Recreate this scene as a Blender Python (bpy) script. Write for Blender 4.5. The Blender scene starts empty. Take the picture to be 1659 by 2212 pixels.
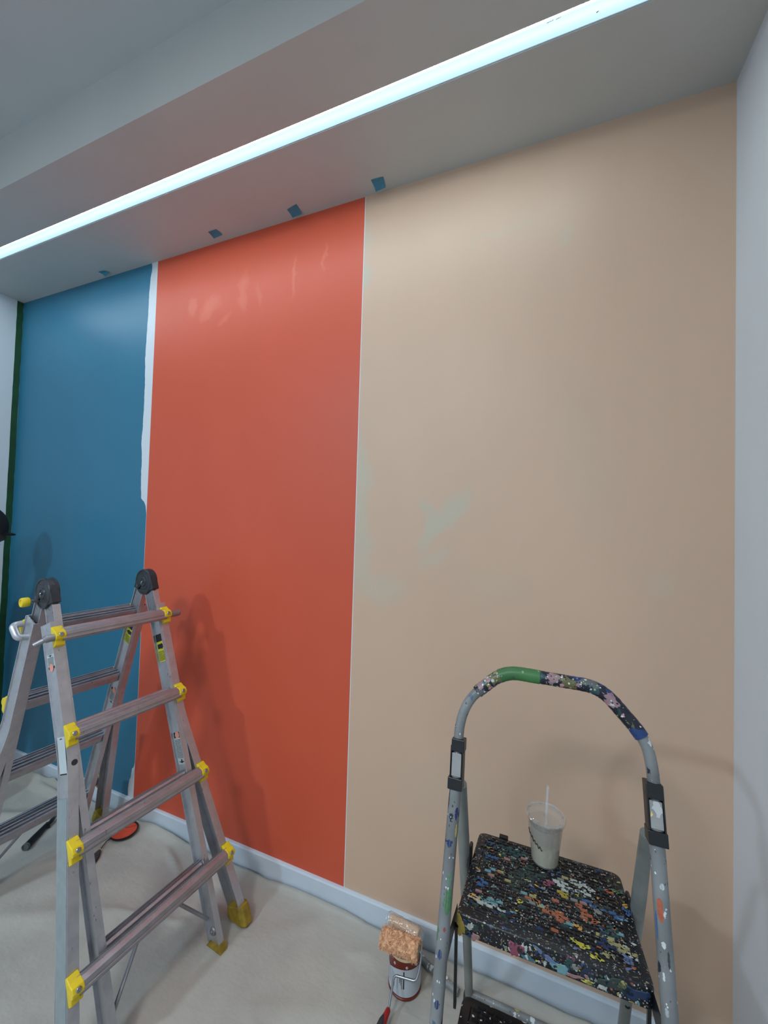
import bpy, bmesh, math, random
from math import sin, cos, pi, sqrt, radians
from mathutils import Vector, Matrix
random.seed(7)
C = bpy.context.scene.collection
# ------------------------------------------------------------------ camera, world, lights, exposure
CAMH = 1.4896
def camera():
    f0, yaw, pitch, roll = 849.7513, -0.3841, 0.0278, 0.0293
    f = Vector((sin(yaw)*cos(pitch), cos(yaw)*cos(pitch), sin(pitch)))
    r = Vector((cos(yaw), -sin(yaw), 0)); u = r.cross(f)
    c, s = cos(roll), sin(roll)
    r2 = c*r + s*u; u2 = -s*r + c*u
    m = Matrix((r2, u2, -f)).transposed().to_4x4()
    m.translation = (0, 0, CAMH)
    cd = bpy.data.cameras.new('camera'); cd.sensor_fit = 'HORIZONTAL'; cd.sensor_width = 36
    cd.lens = 36*f0/1659; cd.clip_start = .02; cd.clip_end = 50
    o = bpy.data.objects.new('camera', cd); C.objects.link(o); o.matrix_world = m
    bpy.context.scene.camera = o
camera()
W = bpy.data.worlds.new('world'); bpy.context.scene.world = W; W.use_nodes = True
W.node_tree.nodes['Background'].inputs[0].default_value = (.6, .75, .9, 1)
W.node_tree.nodes['Background'].inputs[1].default_value = .05
def area(name, loc, sx, sy, power, col, target=None):
    l = bpy.data.lights.new(name, 'AREA'); l.shape = 'RECTANGLE'; l.size = sx; l.size_y = sy
    l.energy = power; l.color = col
    o = bpy.data.objects.new(name, l); C.objects.link(o); o.location = loc
    if target is not None:
        o.rotation_euler = (Vector(target)-Vector(loc)).to_track_quat('-Z', 'Y').to_euler()
    return o
area('ceiling_lamp_light', (-2.1, -1.7, 2.985), .22, .22, 57, (.62, .84, 1))
area('ceiling_lamp_light', (-.75, -1.25, 2.985), .5, .5, 40, (.92, .97, 1))
vs = bpy.context.scene.view_settings
vs.view_transform = 'Standard'; vs.look = 'None'; vs.gamma = 1; vs.use_curve_mapping = False
vs.exposure = 0.0
STRIP = 1.08
LED = 215.0
# ------------------------------------------------------------------ materials
def s2l(c): return tuple(((v/255)/12.92 if v/255 <= .04045 else ((v/255+.055)/1.055)**2.4) for v in c)
MATS = {}
class NT:
    def __init__(s, name):
        s.m = bpy.data.materials.new(name); s.m.use_nodes = True; s.t = s.m.node_tree
        s.b = s.t.nodes['Principled BSDF']; s.out = s.t.nodes['Material Output']
    def n(s, typ, **kw):
        nd = s.t.nodes.new(typ)
        for k, v in kw.items(): setattr(nd, k, v)
        return nd
    def L(s, a, b): s.t.links.new(a, b)
    def setin(s, nd, i, v):
        if hasattr(v, 'is_linked') or isinstance(v, bpy.types.NodeSocket): s.L(v, nd.inputs[i])
        else: nd.inputs[i].default_value = v
    def math(s, op, a, b=0.0, c=None, clamp=False):
        nd = s.n('ShaderNodeMath', operation=op, use_clamp=clamp); s.setin(nd, 0, a); s.setin(nd, 1, b)
        if c is not None: s.setin(nd, 2, c)
        return nd.outputs[0]
    def coord(s, which='Object'): return s.n('ShaderNodeTexCoord').outputs[which]
    def mapping(s, v, scale=(1, 1, 1), loc=(0, 0, 0), rot=(0, 0, 0)):
        nd = s.n('ShaderNodeMapping'); s.L(v, nd.inputs[0]); nd.inputs[1].default_value = loc
        nd.inputs[2].default_value = rot; nd.inputs[3].default_value = scale; return nd.outputs[0]
    def noise(s, v, scale, detail=3, rough=.5, out=0):
        nd = s.n('ShaderNodeTexNoise'); s.L(v, nd.inputs['Vector']); nd.inputs['Scale'].default_value = scale
        nd.inputs['Detail'].default_value = detail; nd.inputs['Roughness'].default_value = rough
        return nd.outputs[out]
    def ramp(s, v, stops, interp='LINEAR'):
        nd = s.n('ShaderNodeValToRGB'); s.L(v, nd.inputs[0]); cr = nd.color_ramp; cr.interpolation = interp
        while len(cr.elements) > 1: cr.elements.remove(cr.elements[-1])
        for i, (p, c) in enumerate(stops):
            e = cr.elements[0] if i == 0 else cr.elements.new(p)
            e.position = p; e.color = (*c[:3], 1) if len(c) >= 3 else (c[0],)*3+(1,)
        return nd.outputs[0]
    def mix(s, f, a, b):
        nd = s.n('ShaderNodeMix', data_type='RGBA'); s.setin(nd, 0, f)
        for i, v in ((6, a), (7, b)):
            if isinstance(v, tuple): nd.inputs[i].default_value = (*v[:3], 1)
            else: s.L(v, nd.inputs[i])
        return nd.outputs[2]
    def sep(s, v):
        nd = s.n('ShaderNodeSeparateXYZ'); s.L(v, nd.inputs[0]); return nd.outputs
    def bump(s, h, strength=.2, dist=.002):
        nd = s.n('ShaderNodeBump'); nd.inputs['Strength'].default_value = strength
        nd.inputs['Distance'].default_value = dist; s.L(h, nd.inputs['Height'])
        s.L(nd.outputs[0], s.b.inputs['Normal'])
    def col(s, v): s.setin(s.b, 0, (*v, 1) if isinstance(v, tuple) and len(v) == 3 else v)
    def rough(s, v): s.setin(s.b, 'Roughness', v)
    def metal(s, v): s.setin(s.b, 'Metallic', v)
    def spec(s, v): s.setin(s.b, 'Specular IOR Level', v)
def mat(name, rgb, rough=.5, metal=0, var=.06, scale=20, bump=0, bscale=200, spec=.5):
    if name in MATS: return MATS[name]
    t = NT(name); c = s2l(rgb); co = t.coord()
    nz = t.noise(co, scale)
    t.col(t.ramp(nz, [(.3, tuple(v*(1-var) for v in c)), (.7, tuple(min(1, v*(1+var)) for v in c))]))
    t.rough(rough); t.metal(metal); t.spec(spec)
    if bump: t.bump(t.noise(co, bscale, 4), bump, .001)
    MATS[name] = t.m; return t.m
def wallpaint(name, rgb, rough=.45, spec=.5, patches=(), pcol=(190, 190, 165)):
    """flat colour paint with roller stipple; patches: (x, z, rx, rz, angle, strength) soft uneven areas in pcol"""
    t = NT(name); c = s2l(rgb); co = t.coord()
    col = t.ramp(t.noise(t.mapping(co, (1, 1, .45)), 2.2, 4), [(.35, tuple(v*.965 for v in c)), (.65, tuple(min(1, v*1.03) for v in c))])
    if patches:
        w = t.n('ShaderNodeVectorMath', operation='MULTIPLY_ADD')
        t.L(t.noise(co, 9, 4, .6, 1), w.inputs[0]); w.inputs[1].default_value = (.12, .12, .12); t.L(co, w.inputs[2])
        x, y, z = t.sep(w.outputs[0])
        for (px, pz, rx, rz, an, st) in patches:
            dx = t.math('SUBTRACT', x, px+.06); dz = t.math('SUBTRACT', z, pz+.06)
            u = t.math('ADD', t.math('MULTIPLY', dx, cos(an)/rx), t.math('MULTIPLY', dz, sin(an)/rx))
            v = t.math('ADD', t.math('MULTIPLY', dx, -sin(an)/rz), t.math('MULTIPLY', dz, cos(an)/rz))
            d = t.math('ADD', t.math('MULTIPLY', u, u), t.math('MULTIPLY', v, v))
            f = t.math('MULTIPLY', t.math('SUBTRACT', 1.15, d, clamp=True), st)
            col = t.mix(t.math('MULTIPLY', f, .88), col, s2l(pcol))
    t.col(col); t.rough(rough); t.spec(spec); t.bump(t.noise(co, 260, 2), .12, .0006)
    MATS[name] = t.m; return t.m
PAL_MULTI = [(170, 172, 168), (70, 100, 112), (140, 132, 76), (44, 74, 112), (136, 80, 58), (160, 142, 112),
             (104, 128, 128), (96, 60, 72), (52, 84, 66), (90, 88, 86), (60, 62, 66), (74, 84, 98), (48, 44, 46), (122, 118, 112)]
def splatter(name, base, layers, rough=.35, metal=0, bscale=None, brough=.4):
    """layers: (scale, stretch, threshold, keep, palette, distort)"""
    t = NT(name); co = t.coord(); b = s2l(base)
    col = t.ramp(t.noise(co, 14, 4), [(.3, tuple(v*.75 for v in b)), (.7, tuple(min(1, v*1.2) for v in b))])
    hs = None
    for i, (sc, st, th, keep, pal, dis) in enumerate(layers):
        w = t.n('ShaderNodeVectorMath', operation='MULTIPLY_ADD')
        t.L(t.noise(t.mapping(co, loc=(i*3.1, i*1.7, 0)), sc*1.3, 3, .6, 1), w.inputs[0])
        w.inputs[1].default_value = (dis/sc,)*3; t.L(t.mapping(co, st, (i*.37, i*.73, i*.19)), w.inputs[2])
        v = t.n('ShaderNodeTexVoronoi'); t.L(w.outputs[0], v.inputs['Vector']); v.inputs['Scale'].default_value = sc
        r, g, bl = t.sep(v.outputs['Color'])
        thr = t.math('MULTIPLY', bl, th)
        f = t.math('MULTIPLY', t.math('LESS_THAN', v.outputs['Distance'], thr), t.math('LESS_THAN', g, keep))
        n = len(pal)
        pc = t.ramp(r, [(k/n, s2l(p)) for k, p in enumerate(pal)], 'CONSTANT')
        col = t.mix(f, col, pc)
        hs = f if hs is None else t.math('MAXIMUM', hs, f)
    t.col(col); t.rough(rough); t.metal(metal)
    if hs is not None: t.bump(hs, .4, .0008)
    MATS[name] = t.m; return t.m
def clear_plastic(name, tint=(1, 1, 1), gloss=.16, haze=.06, hazecol=(.8, .82, .82), rough=.06, bump=0):
    t = NT(name); tr = t.n('ShaderNodeBsdfTransparent'); tr.inputs[0].default_value = (*tint, 1)
    gl = t.n('ShaderNodeBsdfGlossy'); gl.inputs['Roughness'].default_value = rough
    df = t.n('ShaderNodeBsdfDiffuse'); df.inputs[0].default_value = (*hazecol, 1)
    lw = t.n('ShaderNodeLayerWeight'); lw.inputs[0].default_value = .35
    m1 = t.n('ShaderNodeMixShader'); m1.inputs[0].default_value = haze
    t.L(tr.outputs[0], m1.inputs[1]); t.L(df.outputs[0], m1.inputs[2])
    m2 = t.n('ShaderNodeMixShader')
    t.L(t.math('ADD', t.math('MULTIPLY', lw.outputs['Facing'], gloss*2.2), gloss*.35, clamp=True), m2.inputs[0])
    t.L(m1.outputs[0], m2.inputs[1]); t.L(gl.outputs[0], m2.inputs[2]); t.L(m2.outputs[0], t.out.inputs[0])
    if bump:
        b = t.n('ShaderNodeBump'); b.inputs['Strength'].default_value = bump; b.inputs['Distance'].default_value = .004
        t.L(t.noise(t.coord(), 70, 3), b.inputs['Height']); t.L(b.outputs[0], gl.inputs['Normal'])
    MATS[name] = t.m; return t.m
def emit(name, col, k):
    t = NT(name); t.b.inputs['Emission Color'].default_value = (*col, 1); t.b.inputs['Emission Strength'].default_value = k
    t.col((.8, .8, .8)); MATS[name] = t.m; return t.m
def aluminium(name='aluminium', base=(.58, .58, .61), rough=.38, dark=.3):
    t = NT(name); co = t.coord()
    n1 = t.noise(co, 30, 5, .65); n2 = t.noise(t.mapping(co, (1, 1, .3)), 90, 4, .7)
    c = t.ramp(n1, [(.3, tuple(v*.86 for v in base)), (.6, base), (.8, tuple(min(1, v*1.1) for v in base))])
    scr = t.ramp(n2, [(.0, (dark,)*3), (.30, (dark,)*3), (.345, (1, 1, 1))])
    nd = t.n('ShaderNodeMix', data_type='RGBA', blend_type='MULTIPLY'); nd.inputs[0].default_value = .75
    t.L(c, nd.inputs[6]); t.L(scr, nd.inputs[7]); t.col(nd.outputs[2])
    t.metal(.82); t.rough(t.ramp(n1, [(.2, (rough-.08,)*3), (.8, (rough+.12,)*3)]))
    MATS[name] = t.m; return t.m

white = wallpaint('white_wall_paint', (212, 217, 222), .5)
ceil_m = wallpaint('ceiling_paint', (192, 195, 196), .6)
soff_m = wallpaint('soffit_paint', (190, 190, 186), .55)
teal = wallpaint('teal_wall_paint', (44, 112, 140), .42, .5, [(-2.3, 2.35, .5, .3, 0, .0)], (50, 130, 160))
orange = wallpaint('orange_wall_paint', (208, 86, 58), .45, .42, [(-1.50, 2.50, .09, .05, .6, .35), (-1.30, 2.54, .03, .10, 0, .3), (-1.62, 2.52, .03, .05, 0, .3), (-1.02, 2.55, .012, .10, 0, .4), (-1.2, 2.5, .02, .07, .2, .25), (-.86, 2.60, .01, .07, 0, .3), (-1.4, 2.43, .05, .02, .5, .25)], (232, 130, 104))  # faint paler streaks and patches high on the orange stripe
PP = [(-.70, 2.62, .05, .11, 0, .75), (-.69, 2.47, .045, .07, 0, .9), (-.73, 2.05, .05, .5, 0, .35),
      (-.68, 1.62, .055, .26, 0, .8), (-.66, 1.35, .07, .16, 0, .6), (-.56, 1.24, .09, .07, .2, .45),
      (-.33, 1.50, .16, .045, .9, .85), (-.385, 1.52, .03, .075, .25, .7), (-.36, 1.36, .09, .03, .4, .45),
      (-.15, 2.52, .13, .012, .25, .28), (.06, 2.47, .02, .05, -.2, .35), (.32, 1.33, .055, .07, 0, .22),
      (-.16, 1.28, .13, .07, 0, .18), (-.3, .55, .22, .12, .3, .16), (.1, 1.75, .1, .3, .2, .14)]  # uneven touch-up paint on the peach stripe
peach = wallpaint('peach_wall_paint', (208, 175, 150), .45, .42, PP, (192, 184, 164))
trimw = mat('white_trim_gloss', (205, 213, 222), .3, var=.02)
alu = aluminium(); alu_r = aluminium('rung_aluminium', (.44, .43, .46), .34, .3); alu_d = aluminium('worn_dark_aluminium', (.34, .34, .36), .42, .25)
alu_web = mat('aluminium_web', (112, 118, 122), .5, .6, .1, 30)
steel = mat('steel', (170, 172, 176), .28, .95, .05, 60)
gun = mat('gunmetal', (62, 66, 72), .42, .6, .15, 40)
black = mat('black_plastic', (20, 21, 24), .4, 0, .2, 50, .1)
yellow = mat('yellow_plastic', (226, 196, 30), .4, 0, .07, 40)
olive = mat('worn_yellow_rubber', (150, 124, 34), .6, 0, .3, 45, .2)
blacklet = mat('black_print', (14, 14, 16), .5)
STR = (1, 1, 1)
tread_m = splatter('paint_splattered_black_rubber', (17, 18, 22), [
    (22, (1, 1, 1), .40, .5, [(24, 38, 46), (26, 42, 62), (38, 38, 42), (22, 42, 40), (34, 30, 42)], 1.4),
    (110, (1, 2.0, 1), .50, .30, PAL_MULTI, 1.3), (210, (1, 1.6, 1), .60, .34, PAL_MULTI, 1.1),
    (60, (.6, 2.2, 1), .40, .14, PAL_MULTI, 1.4), (360, (1, 1.3, 1), .6, .24, [(190, 190, 186), (160, 160, 156), (150, 130, 108), (84, 100, 120)], .7)], .34)
tread2_m = splatter('black_rubber_with_few_specks', (15, 16, 19), [
    (60, (1, 1.5, 1), .4, .1, [(200, 200, 200), (90, 120, 130), (220, 210, 160)], 1.0),
    (190, (1, 1, 1), .5, .1, [(200, 200, 200)], .8)], .38)
enamel = splatter('worn_grey_enamel', (122, 124, 124), [
    (38, (1, 1, .45), .42, .13, [(35, 40, 60), (60, 75, 105), (90, 120, 85), (210, 215, 215), (190, 180, 90)], 1.1),
    (95, (1, 1, .5), .5, .16, [(60, 66, 72), (40, 44, 56), (205, 208, 210), (80, 100, 120)], 1.0),
    (260, (1, 1, .6), .5, .12, [(60, 62, 66), (220, 220, 220)], .7)], .38)
rear_enamel = splatter('plain_grey_enamel', (126, 128, 124), [(60, (1, 1, .4), .35, .05, [(40, 42, 46), (190, 190, 190)], 1.)], .42)
grip_m = splatter('paint_covered_grip', (20, 26, 40), [
    (36, (1, 1, 1), 1.3, .9, [(25, 60, 62), (35, 60, 110), (28, 30, 44), (95, 100, 100), (45, 75, 80), (150, 120, 125), (100, 96, 60)], 1.4),
    (90, (1, 1, 1), .6, .35, [(190, 190, 185), (120, 145, 150), (150, 135, 70), (60, 100, 80), (190, 140, 145), (30, 30, 40)], 1.1),
    (220, (1, 1, 1), .6, .3, [(215, 215, 210), (20, 22, 32), (160, 170, 120)], .8)], .4)
green_wrap = splatter('green_painted_tape', (58, 108, 60), [(50, (1, 1, 1), .5, .4, [(44, 88, 50), (80, 132, 84), (52, 84, 60)], 1.3), (160, (1, 1, 1), .4, .15, [(20, 40, 30), (140, 160, 130)], 1.)], .45)
# canvas
def canvas():
    t = NT('canvas_drop_cloth'); co = t.coord(); c = s2l((186, 181, 172))
    col = t.ramp(t.noise(co, 2.3, 5, .6), [(.3, tuple(v*.82 for v in c)), (.7, tuple(v*1.08 for v in c))])
    fine = t.noise(co, 420, 2)
    col = t.mix(t.math('MULTIPLY', fine, .22), col, s2l((128, 124, 118)))
    sp = t.n('ShaderNodeTexVoronoi'); t.L(co, sp.inputs[0]); sp.inputs['Scale'].default_value = 9
    r, g, b = t.sep(sp.outputs['Color'])
    f = t.math('MULTIPLY', t.math('LESS_THAN', sp.outputs['Distance'], .025), t.math('LESS_THAN', g, .3))
    col = t.mix(f, col, s2l((96, 98, 100)))
    t.col(col); t.rough(.9); t.spec(.15)
    big = t.math('MULTIPLY', t.noise(co, 7, 4, .55), 9.0); mid = t.math('MULTIPLY', t.noise(t.mapping(co, (1, 2.2, 1), (0, 0, 0), (0, 0, .6)), 22, 3), 2.2)
    t.bump(t.math('ADD', t.math('ADD', big, mid), t.math('MULTIPLY', t.noise(co, 600, 2), .25)), .32, .0022)
    return t.m
canvas_m = canvas()
# ------------------------------------------------------------------ mesh helpers (all vertices given in world space)
def root_of(p):
    while p.parent: p = p.parent
    return p
def mk(name, verts, faces, m, parent=None, fm=None, smooth=False):
    me = bpy.data.meshes.new(name)
    off = root_of(parent).location if parent else Vector((0, 0, 0))
    me.from_pydata([tuple(Vector(v)-off) for v in verts], [], faces)
    for x in (m if isinstance(m, (list, tuple)) else [m]): me.materials.append(x)
    if fm:
        for p, i in zip(me.polygons, fm): p.material_index = i
    if smooth: me.polygons.foreach_set('use_smooth', [True]*len(me.polygons))
    me.validate(); me.update()
    bm = bmesh.new(); bm.from_mesh(me); bmesh.ops.recalc_face_normals(bm, faces=bm.faces); bm.to_mesh(me); bm.free()
    o = bpy.data.objects.new(name, me); C.objects.link(o)
    if parent: o.parent = parent
    return o
def tag(o, label=None, cat=None, group=None, kind=None):
    if label: o['label'] = label
    if cat: o['category'] = cat
    if group: o['group'] = group
    if kind: o['kind'] = kind
    return o
def thing(name, loc, label, cat, group=None):
    o = bpy.data.objects.new(name, None); C.objects.link(o); o.location = loc; o.empty_display_size = .05
    bpy.context.view_layer.update()
    return tag(o, label, cat, group)
class G:
    """geometry collector in world space"""
    def __init__(s): s.v = []; s.f = []; s.m = []; s.mi = 0
    def add(s, v, f):
        n = len(s.v); s.v += [Vector(x) for x in v]; s.f += [tuple(i+n for i in q) for q in f]; s.m += [s.mi]*len(f); return s
    def box(s, a, b): 
        x0, y0, z0 = a; x1, y1, z1 = b
        return s.add([(x0, y0, z0), (x1, y0, z0), (x1, y1, z0), (x0, y1, z0), (x0, y0, z1), (x1, y0, z1), (x1, y1, z1), (x0, y1, z1)],
                     [(0, 3, 2, 1), (4, 5, 6, 7), (0, 1, 5, 4), (1, 2, 6, 5), (2, 3, 7, 6), (3, 0, 4, 7)])
    def obox(s, c, ax, ay, az, hx, hy, hz):
        c = Vector(c); p = []
        for dz in (-1, 1):
            for dx, dy in ((-1, -1), (1, -1), (1, 1), (-1, 1)): p.append(c+ax*hx*dx+ay*hy*dy+az*hz*dz)
        return s.add(p, [(0, 3, 2, 1), (4, 5, 6, 7), (0, 1, 5, 4), (1, 2, 6, 5), (2, 3, 7, 6), (3, 0, 4, 7)])
    def prism(s, prof, frames):
        """prof: [(a,b)], frames: [(origin, A, B)] -> swept closed profile with caps"""
        n = len(prof); v = []
        for o, A, B in frames: v += [Vector(o)+A*a+B*b for a, b in prof]
        f = []
        for k in range(len(frames)-1):
            for i in range(n):
                j = (i+1) % n; f.append((k*n+i, k*n+j, (k+1)*n+j, (k+1)*n+i))
        f.append(tuple(range(n))[::-1]); f.append(tuple((len(frames)-1)*n+i for i in range(n)))
        return s.add(v, f)
    def tube(s, pts, r, n=12, cap=True):
        pts = [Vector(p) for p in pts]; rs = r if isinstance(r, (list, tuple)) else [r]*len(pts)
        t0 = (pts[1]-pts[0]).normalized(); up = Vector((0, 0, 1)) if abs(t0.z) < .9 else Vector((1, 0, 0))
        a = t0.cross(up).normalized(); v = []
        for i, p in enumerate(pts):
            t = ((pts[min(i+1, len(pts)-1)]-pts[max(i-1, 0)])).normalized()
            a = (a-t*a.dot(t)).normalized(); b = t.cross(a)
            v += [p+(a*cos(2*pi*k/n)+b*sin(2*pi*k/n))*rs[i] for k in range(n)]
        f = [(i*n+k, i*n+(k+1) % n, (i+1)*n+(k+1) % n, (i+1)*n+k) for i in range(len(pts)-1) for k in range(n)]
        if cap: f += [tuple(range(n))[::-1], tuple((len(pts)-1)*n+k for k in range(n))]
        return s.add(v, f)
    def lathe(s, prof, c, axis=Vector((0, 0, 1)), n=32, cap=True):
        """prof: [(r,h)] about axis through c"""
        axis = axis.normalized(); a = axis.orthogonal().normalized(); b = axis.cross(a); c = Vector(c); v = []
        for r, h in prof: v += [c+axis*h+(a*cos(2*pi*k/n)+b*sin(2*pi*k/n))*max(r, 1e-5) for k in range(n)]
        f = [(i*n+k, i*n+(k+1) % n, (i+1)*n+(k+1) % n, (i+1)*n+k) for i in range(len(prof)-1) for k in range(n)]
        if cap: f += [tuple(range(n))[::-1], tuple((len(prof)-1)*n+k for k in range(n))]
        return s.add(v, f)
    def make(s, name, m, parent=None, smooth=False, bevel=0, angle=35):
        o = mk(name, s.v, s.f, m, parent, s.m if isinstance(m, (list, tuple)) else None, smooth)
        if bevel:
            b = o.modifiers.new('bevel', 'BEVEL'); b.width = bevel; b.segments = 2; b.limit_method = 'ANGLE'; b.angle_limit = radians(40)
        if smooth:
            for e in o.data.edges: pass
            o.data.set_sharp_from_angle(angle=radians(angle))
        return o
def smooth_path(pts, rad, seg=6):
    """round the corners of a polyline"""
    pts = [Vector(p) for p in pts]; out = [pts[0]]
    for i in range(1, len(pts)-1):
        p, a, b = pts[i], pts[i-1], pts[i+1]
        ra = min(rad, (a-p).length*.45); rb = min(rad, (b-p).length*.45)
        A = p+(a-p).normalized()*ra; B = p+(b-p).normalized()*rb
        for k in range(seg+1):
            t = k/seg; out.append(A*(1-t)**2+p*2*t*(1-t)+B*t*t)
    out.append(pts[-1]); return out
# ------------------------------------------------------------------ room
XL, XR, YB, YF, ZC, ZU, YS = -3.0526, .5025, 1.4, -3.2, 2.8055, 3.02, .855
XO1, XO2 = -1.8651, -.6862
G().box((XL-.1, YF-.1, -.12), (XR+.1, YB+.1, -.004)).make('floor', mat('concrete', (140, 138, 134), .7, bump=.1), bevel=0)['kind'] = 'structure'
def wall_back():
    te = [(2.8055, -1.911), (2.79, -1.9085), (2.766, -1.908), (2.735, -1.914), (2.70, -1.918), (2.633, -1.920), (2.487, -1.921), (2.341, -1.926), (2.25, -1.924), (2.122, -1.921), (2.05, -1.920),
          (1.90, -1.925), (1.858, -1.9255), (1.762, -1.919), (1.70, -1.917), (1.618, -1.913), (1.565, -1.914), (1.545, -1.906), (1.553, -1.899), (1.555, -1.8665)]
    te = [(2.8055, -1.911), (2.79, -1.9085), (2.766, -1.908), (2.735, -1.914), (2.70, -1.918), (2.633, -1.920), (2.487, -1.921), (2.341, -1.926), (2.25, -1.924), (2.122, -1.921), (2.05, -1.920),
          (1.90, -1.925), (1.858, -1.9255), (1.762, -1.919), (1.70, -1.917), (1.618, -1.913), (1.578, -1.909), (1.568, -1.896), (1.56, -1.885), (1.54, -1.874), (1.50, -1.8665),
          (.26, -1.8665), (.235, -1.872), (.229, -1.884), (.206, -1.888), (.18, -1.892), (.165, -1.901), (.15, -1.903), (.116, -1.908), (.095, -1.905), (0, -1.905)]
    def tx(z):
        for (z1, x1), (z0, x0) in zip(te, te[1:]):
            if z0 <= z <= z1: return x0+(x1-x0)*(z-z0)/(z1-z0+1e-9)
        return te[-1][1]
    rnd = random.Random(3); g = G(); n = 300; rows = []; j = 0
    for i in range(n+1):
        z = ZC*i/n
        j = .8*j+rnd.uniform(-.0012, .0012)
        x = tx(z)+(j if (z > 1.56 or z < .23) else 0)
        x = min(x, XO1-.0005)
        rows.append([(XL-.1, YB, z), (XL, YB, z), (x, YB, z), (XO1, YB, z), (XO2-.0016, YB, z), (XO2+.0016, YB, z), (XR, YB, z), (XR+.1, YB, z)])
    v = [p for r in rows for p in r]; f = []; fm = []
    for i in range(n):
        for k in range(7):
            a = i*8+k; f.append((a, a+1, a+9, a+8)); fm.append([0, 1, 0, 2, 0, 3, 0][k])
    g.v = [Vector(p) for p in v]; g.f = f; g.m = fm; g.mi = 0
    g.box((XL-.1, YB+.0005, -.004), (XR+.1, YB+.12, ZU+.2))
    g.box((XL-.1, YB-.0, ZC), (XR+.1, YB+.12, ZU+.2))
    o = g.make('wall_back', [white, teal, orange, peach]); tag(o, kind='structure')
wall_back()
tag(G().box((XL-.1, YF, -.004), (XL, YB, ZU+.2)).make('wall_left', white), kind='structure')
tag(G().box((XR, YF, -.004), (XR+.1, YB, ZU+.2)).make('wall_right', white), kind='structure')
tag(G().box((XL-.1, YF-.1, -.004), (XR+.1, YF, ZU+.2)).make('wall_front', white), kind='structure')
tag(G().box((XL-.1, YF-.1, ZU), (XR+.1, YS+.01, ZU+.1)).make('ceiling', ceil_m), kind='structure')
# dropped soffit along the painted wall, with a slot for the linear light
LY0, LY1, LX1 = 1.053, 1.1085, .30
g = G(); g.box((XL, YS, ZC), (XR, LY0, ZU+.1)); g.box((XL, LY1, ZC), (XR, YB, ZU+.1)); g.box((XL, LY0, ZC+.06), (XR, LY1, ZU+.1)); g.box((LX1, LY0, ZC), (XR, LY1, ZC+.06))
tag(g.make('ceiling_soffit', soff_m), kind='structure')
g = G()
for a, b, nm in (((XL, YB-.013), (XR, YB), 'baseboard_back'),):
    pr = [(0, 0), (.013, 0), (.013, .078), (.010, .0835), (.004, .0844), (0, .0844)]
    o = G().prism([(-p[0], p[1]) for p in pr], [(Vector((XL, YB, 0)), Vector((0, 1, 0)), Vector((0, 0, 1))), (Vector((XR, YB, 0)), Vector((0, 1, 0)), Vector((0, 0, 1)))]).make(nm, trimw)
    tag(o, kind='structure')
for nm, x, sg in (('baseboard_left', XL, 1), ('baseboard_right', XR, -1)):
    o = G().prism([(p[0]*sg, p[1]) for p in pr], [(Vector((x, YF, 0)), Vector((1, 0, 0)), Vector((0, 0, 1))), (Vector((x, YB-.0135, 0)), Vector((1, 0, 0)), Vector((0, 0, 1)))]).make(nm, trimw)
    tag(o, kind='structure')
# linear light
t = thing('linear_light', (-1.4, 1.08, ZC+.03), 'long bright white linear light set flush in the soffit above the painted wall', 'light')
g = G(); g.box((XL+.005, LY0+.0005, ZC+.002), (LX1-.001, LY0+.003, ZC+.055)); g.box((XL+.005, LY1-.003, ZC+.002), (LX1-.001, LY1-.0005, ZC+.055)); g.box((XL+.005, LY0+.003, ZC+.045), (LX1-.001, LY1-.003, ZC+.055))
g.make('channel', trimw, t)
def strip_mat():
    t = NT('strip_diffuser_glow'); y = t.sep(t.coord())[1]
    c = t.ramp(t.math('MULTIPLY_ADD', y, 1/.05, .5), [(0, (.95, .98, 1)), (.2, (.66, .92, 1)), (.5, (.80, .98, 1)), (.8, (.58, .86, 1)), (1, (.50, .80, .98))])
    t.L(c, t.b.inputs['Emission Color']); t.b.inputs['Emission Strength'].default_value = STRIP; t.col((.2, .2, .2)); t.rough(.8); t.spec(.1); return t.m
G().box((XL+.008, LY0+.0082, ZC+.0030), (LX1-.004, LY1-.003, ZC+.006)).make('diffuser', strip_mat(), t)
G().box((XL+.12, LY0+.0031, ZC+.0032), (LX1-.17, LY0+.0081, ZC+.0060)).make('led_line', emit('led_glow', (.74, .91, 1), LED), t)
for a, b in (((-.012, 1.062), (.004, 1.0605)), ((.010, 1.062), (.022, 1.0608)), ((.105, 1.084), (.110, 1.082))):
    G().tube([(a[0], a[1]+.003, ZC+.002), (b[0], b[1]+.003, ZC+.002)], .0009, 5).make('scuff_mark', gun, t)
# ceiling lamps of the room behind the camera (they carry the two area lights)
for i, (x, y) in enumerate(((-2.1, -1.7), (-.75, -1.25))):
    t = thing('ceiling_lamp', (x, y, ZU), ['square ceiling panel lamp near the left wall behind the camera', 'square ceiling panel lamp near the right wall behind the camera'][i], 'lamp', 'ceiling panel lamps')
    for q in (((x-.29, y-.29), (x+.29, y-.255)), ((x-.29, y+.255), (x+.29, y+.29)), ((x-.29, y-.255), (x-.255, y+.255)), ((x+.255, y-.255), (x+.29, y+.255))):
        G().box((*q[0], ZU-.03), (*q[1], ZU-.001)).make('frame_bar', trimw, t)
    G().box((x-.255, y-.255, ZU-.02), (x+.255, y+.255, ZU-.004)).make('diffuser', emit('lamp_glow', (.8, .92, 1), 2), t)
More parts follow.
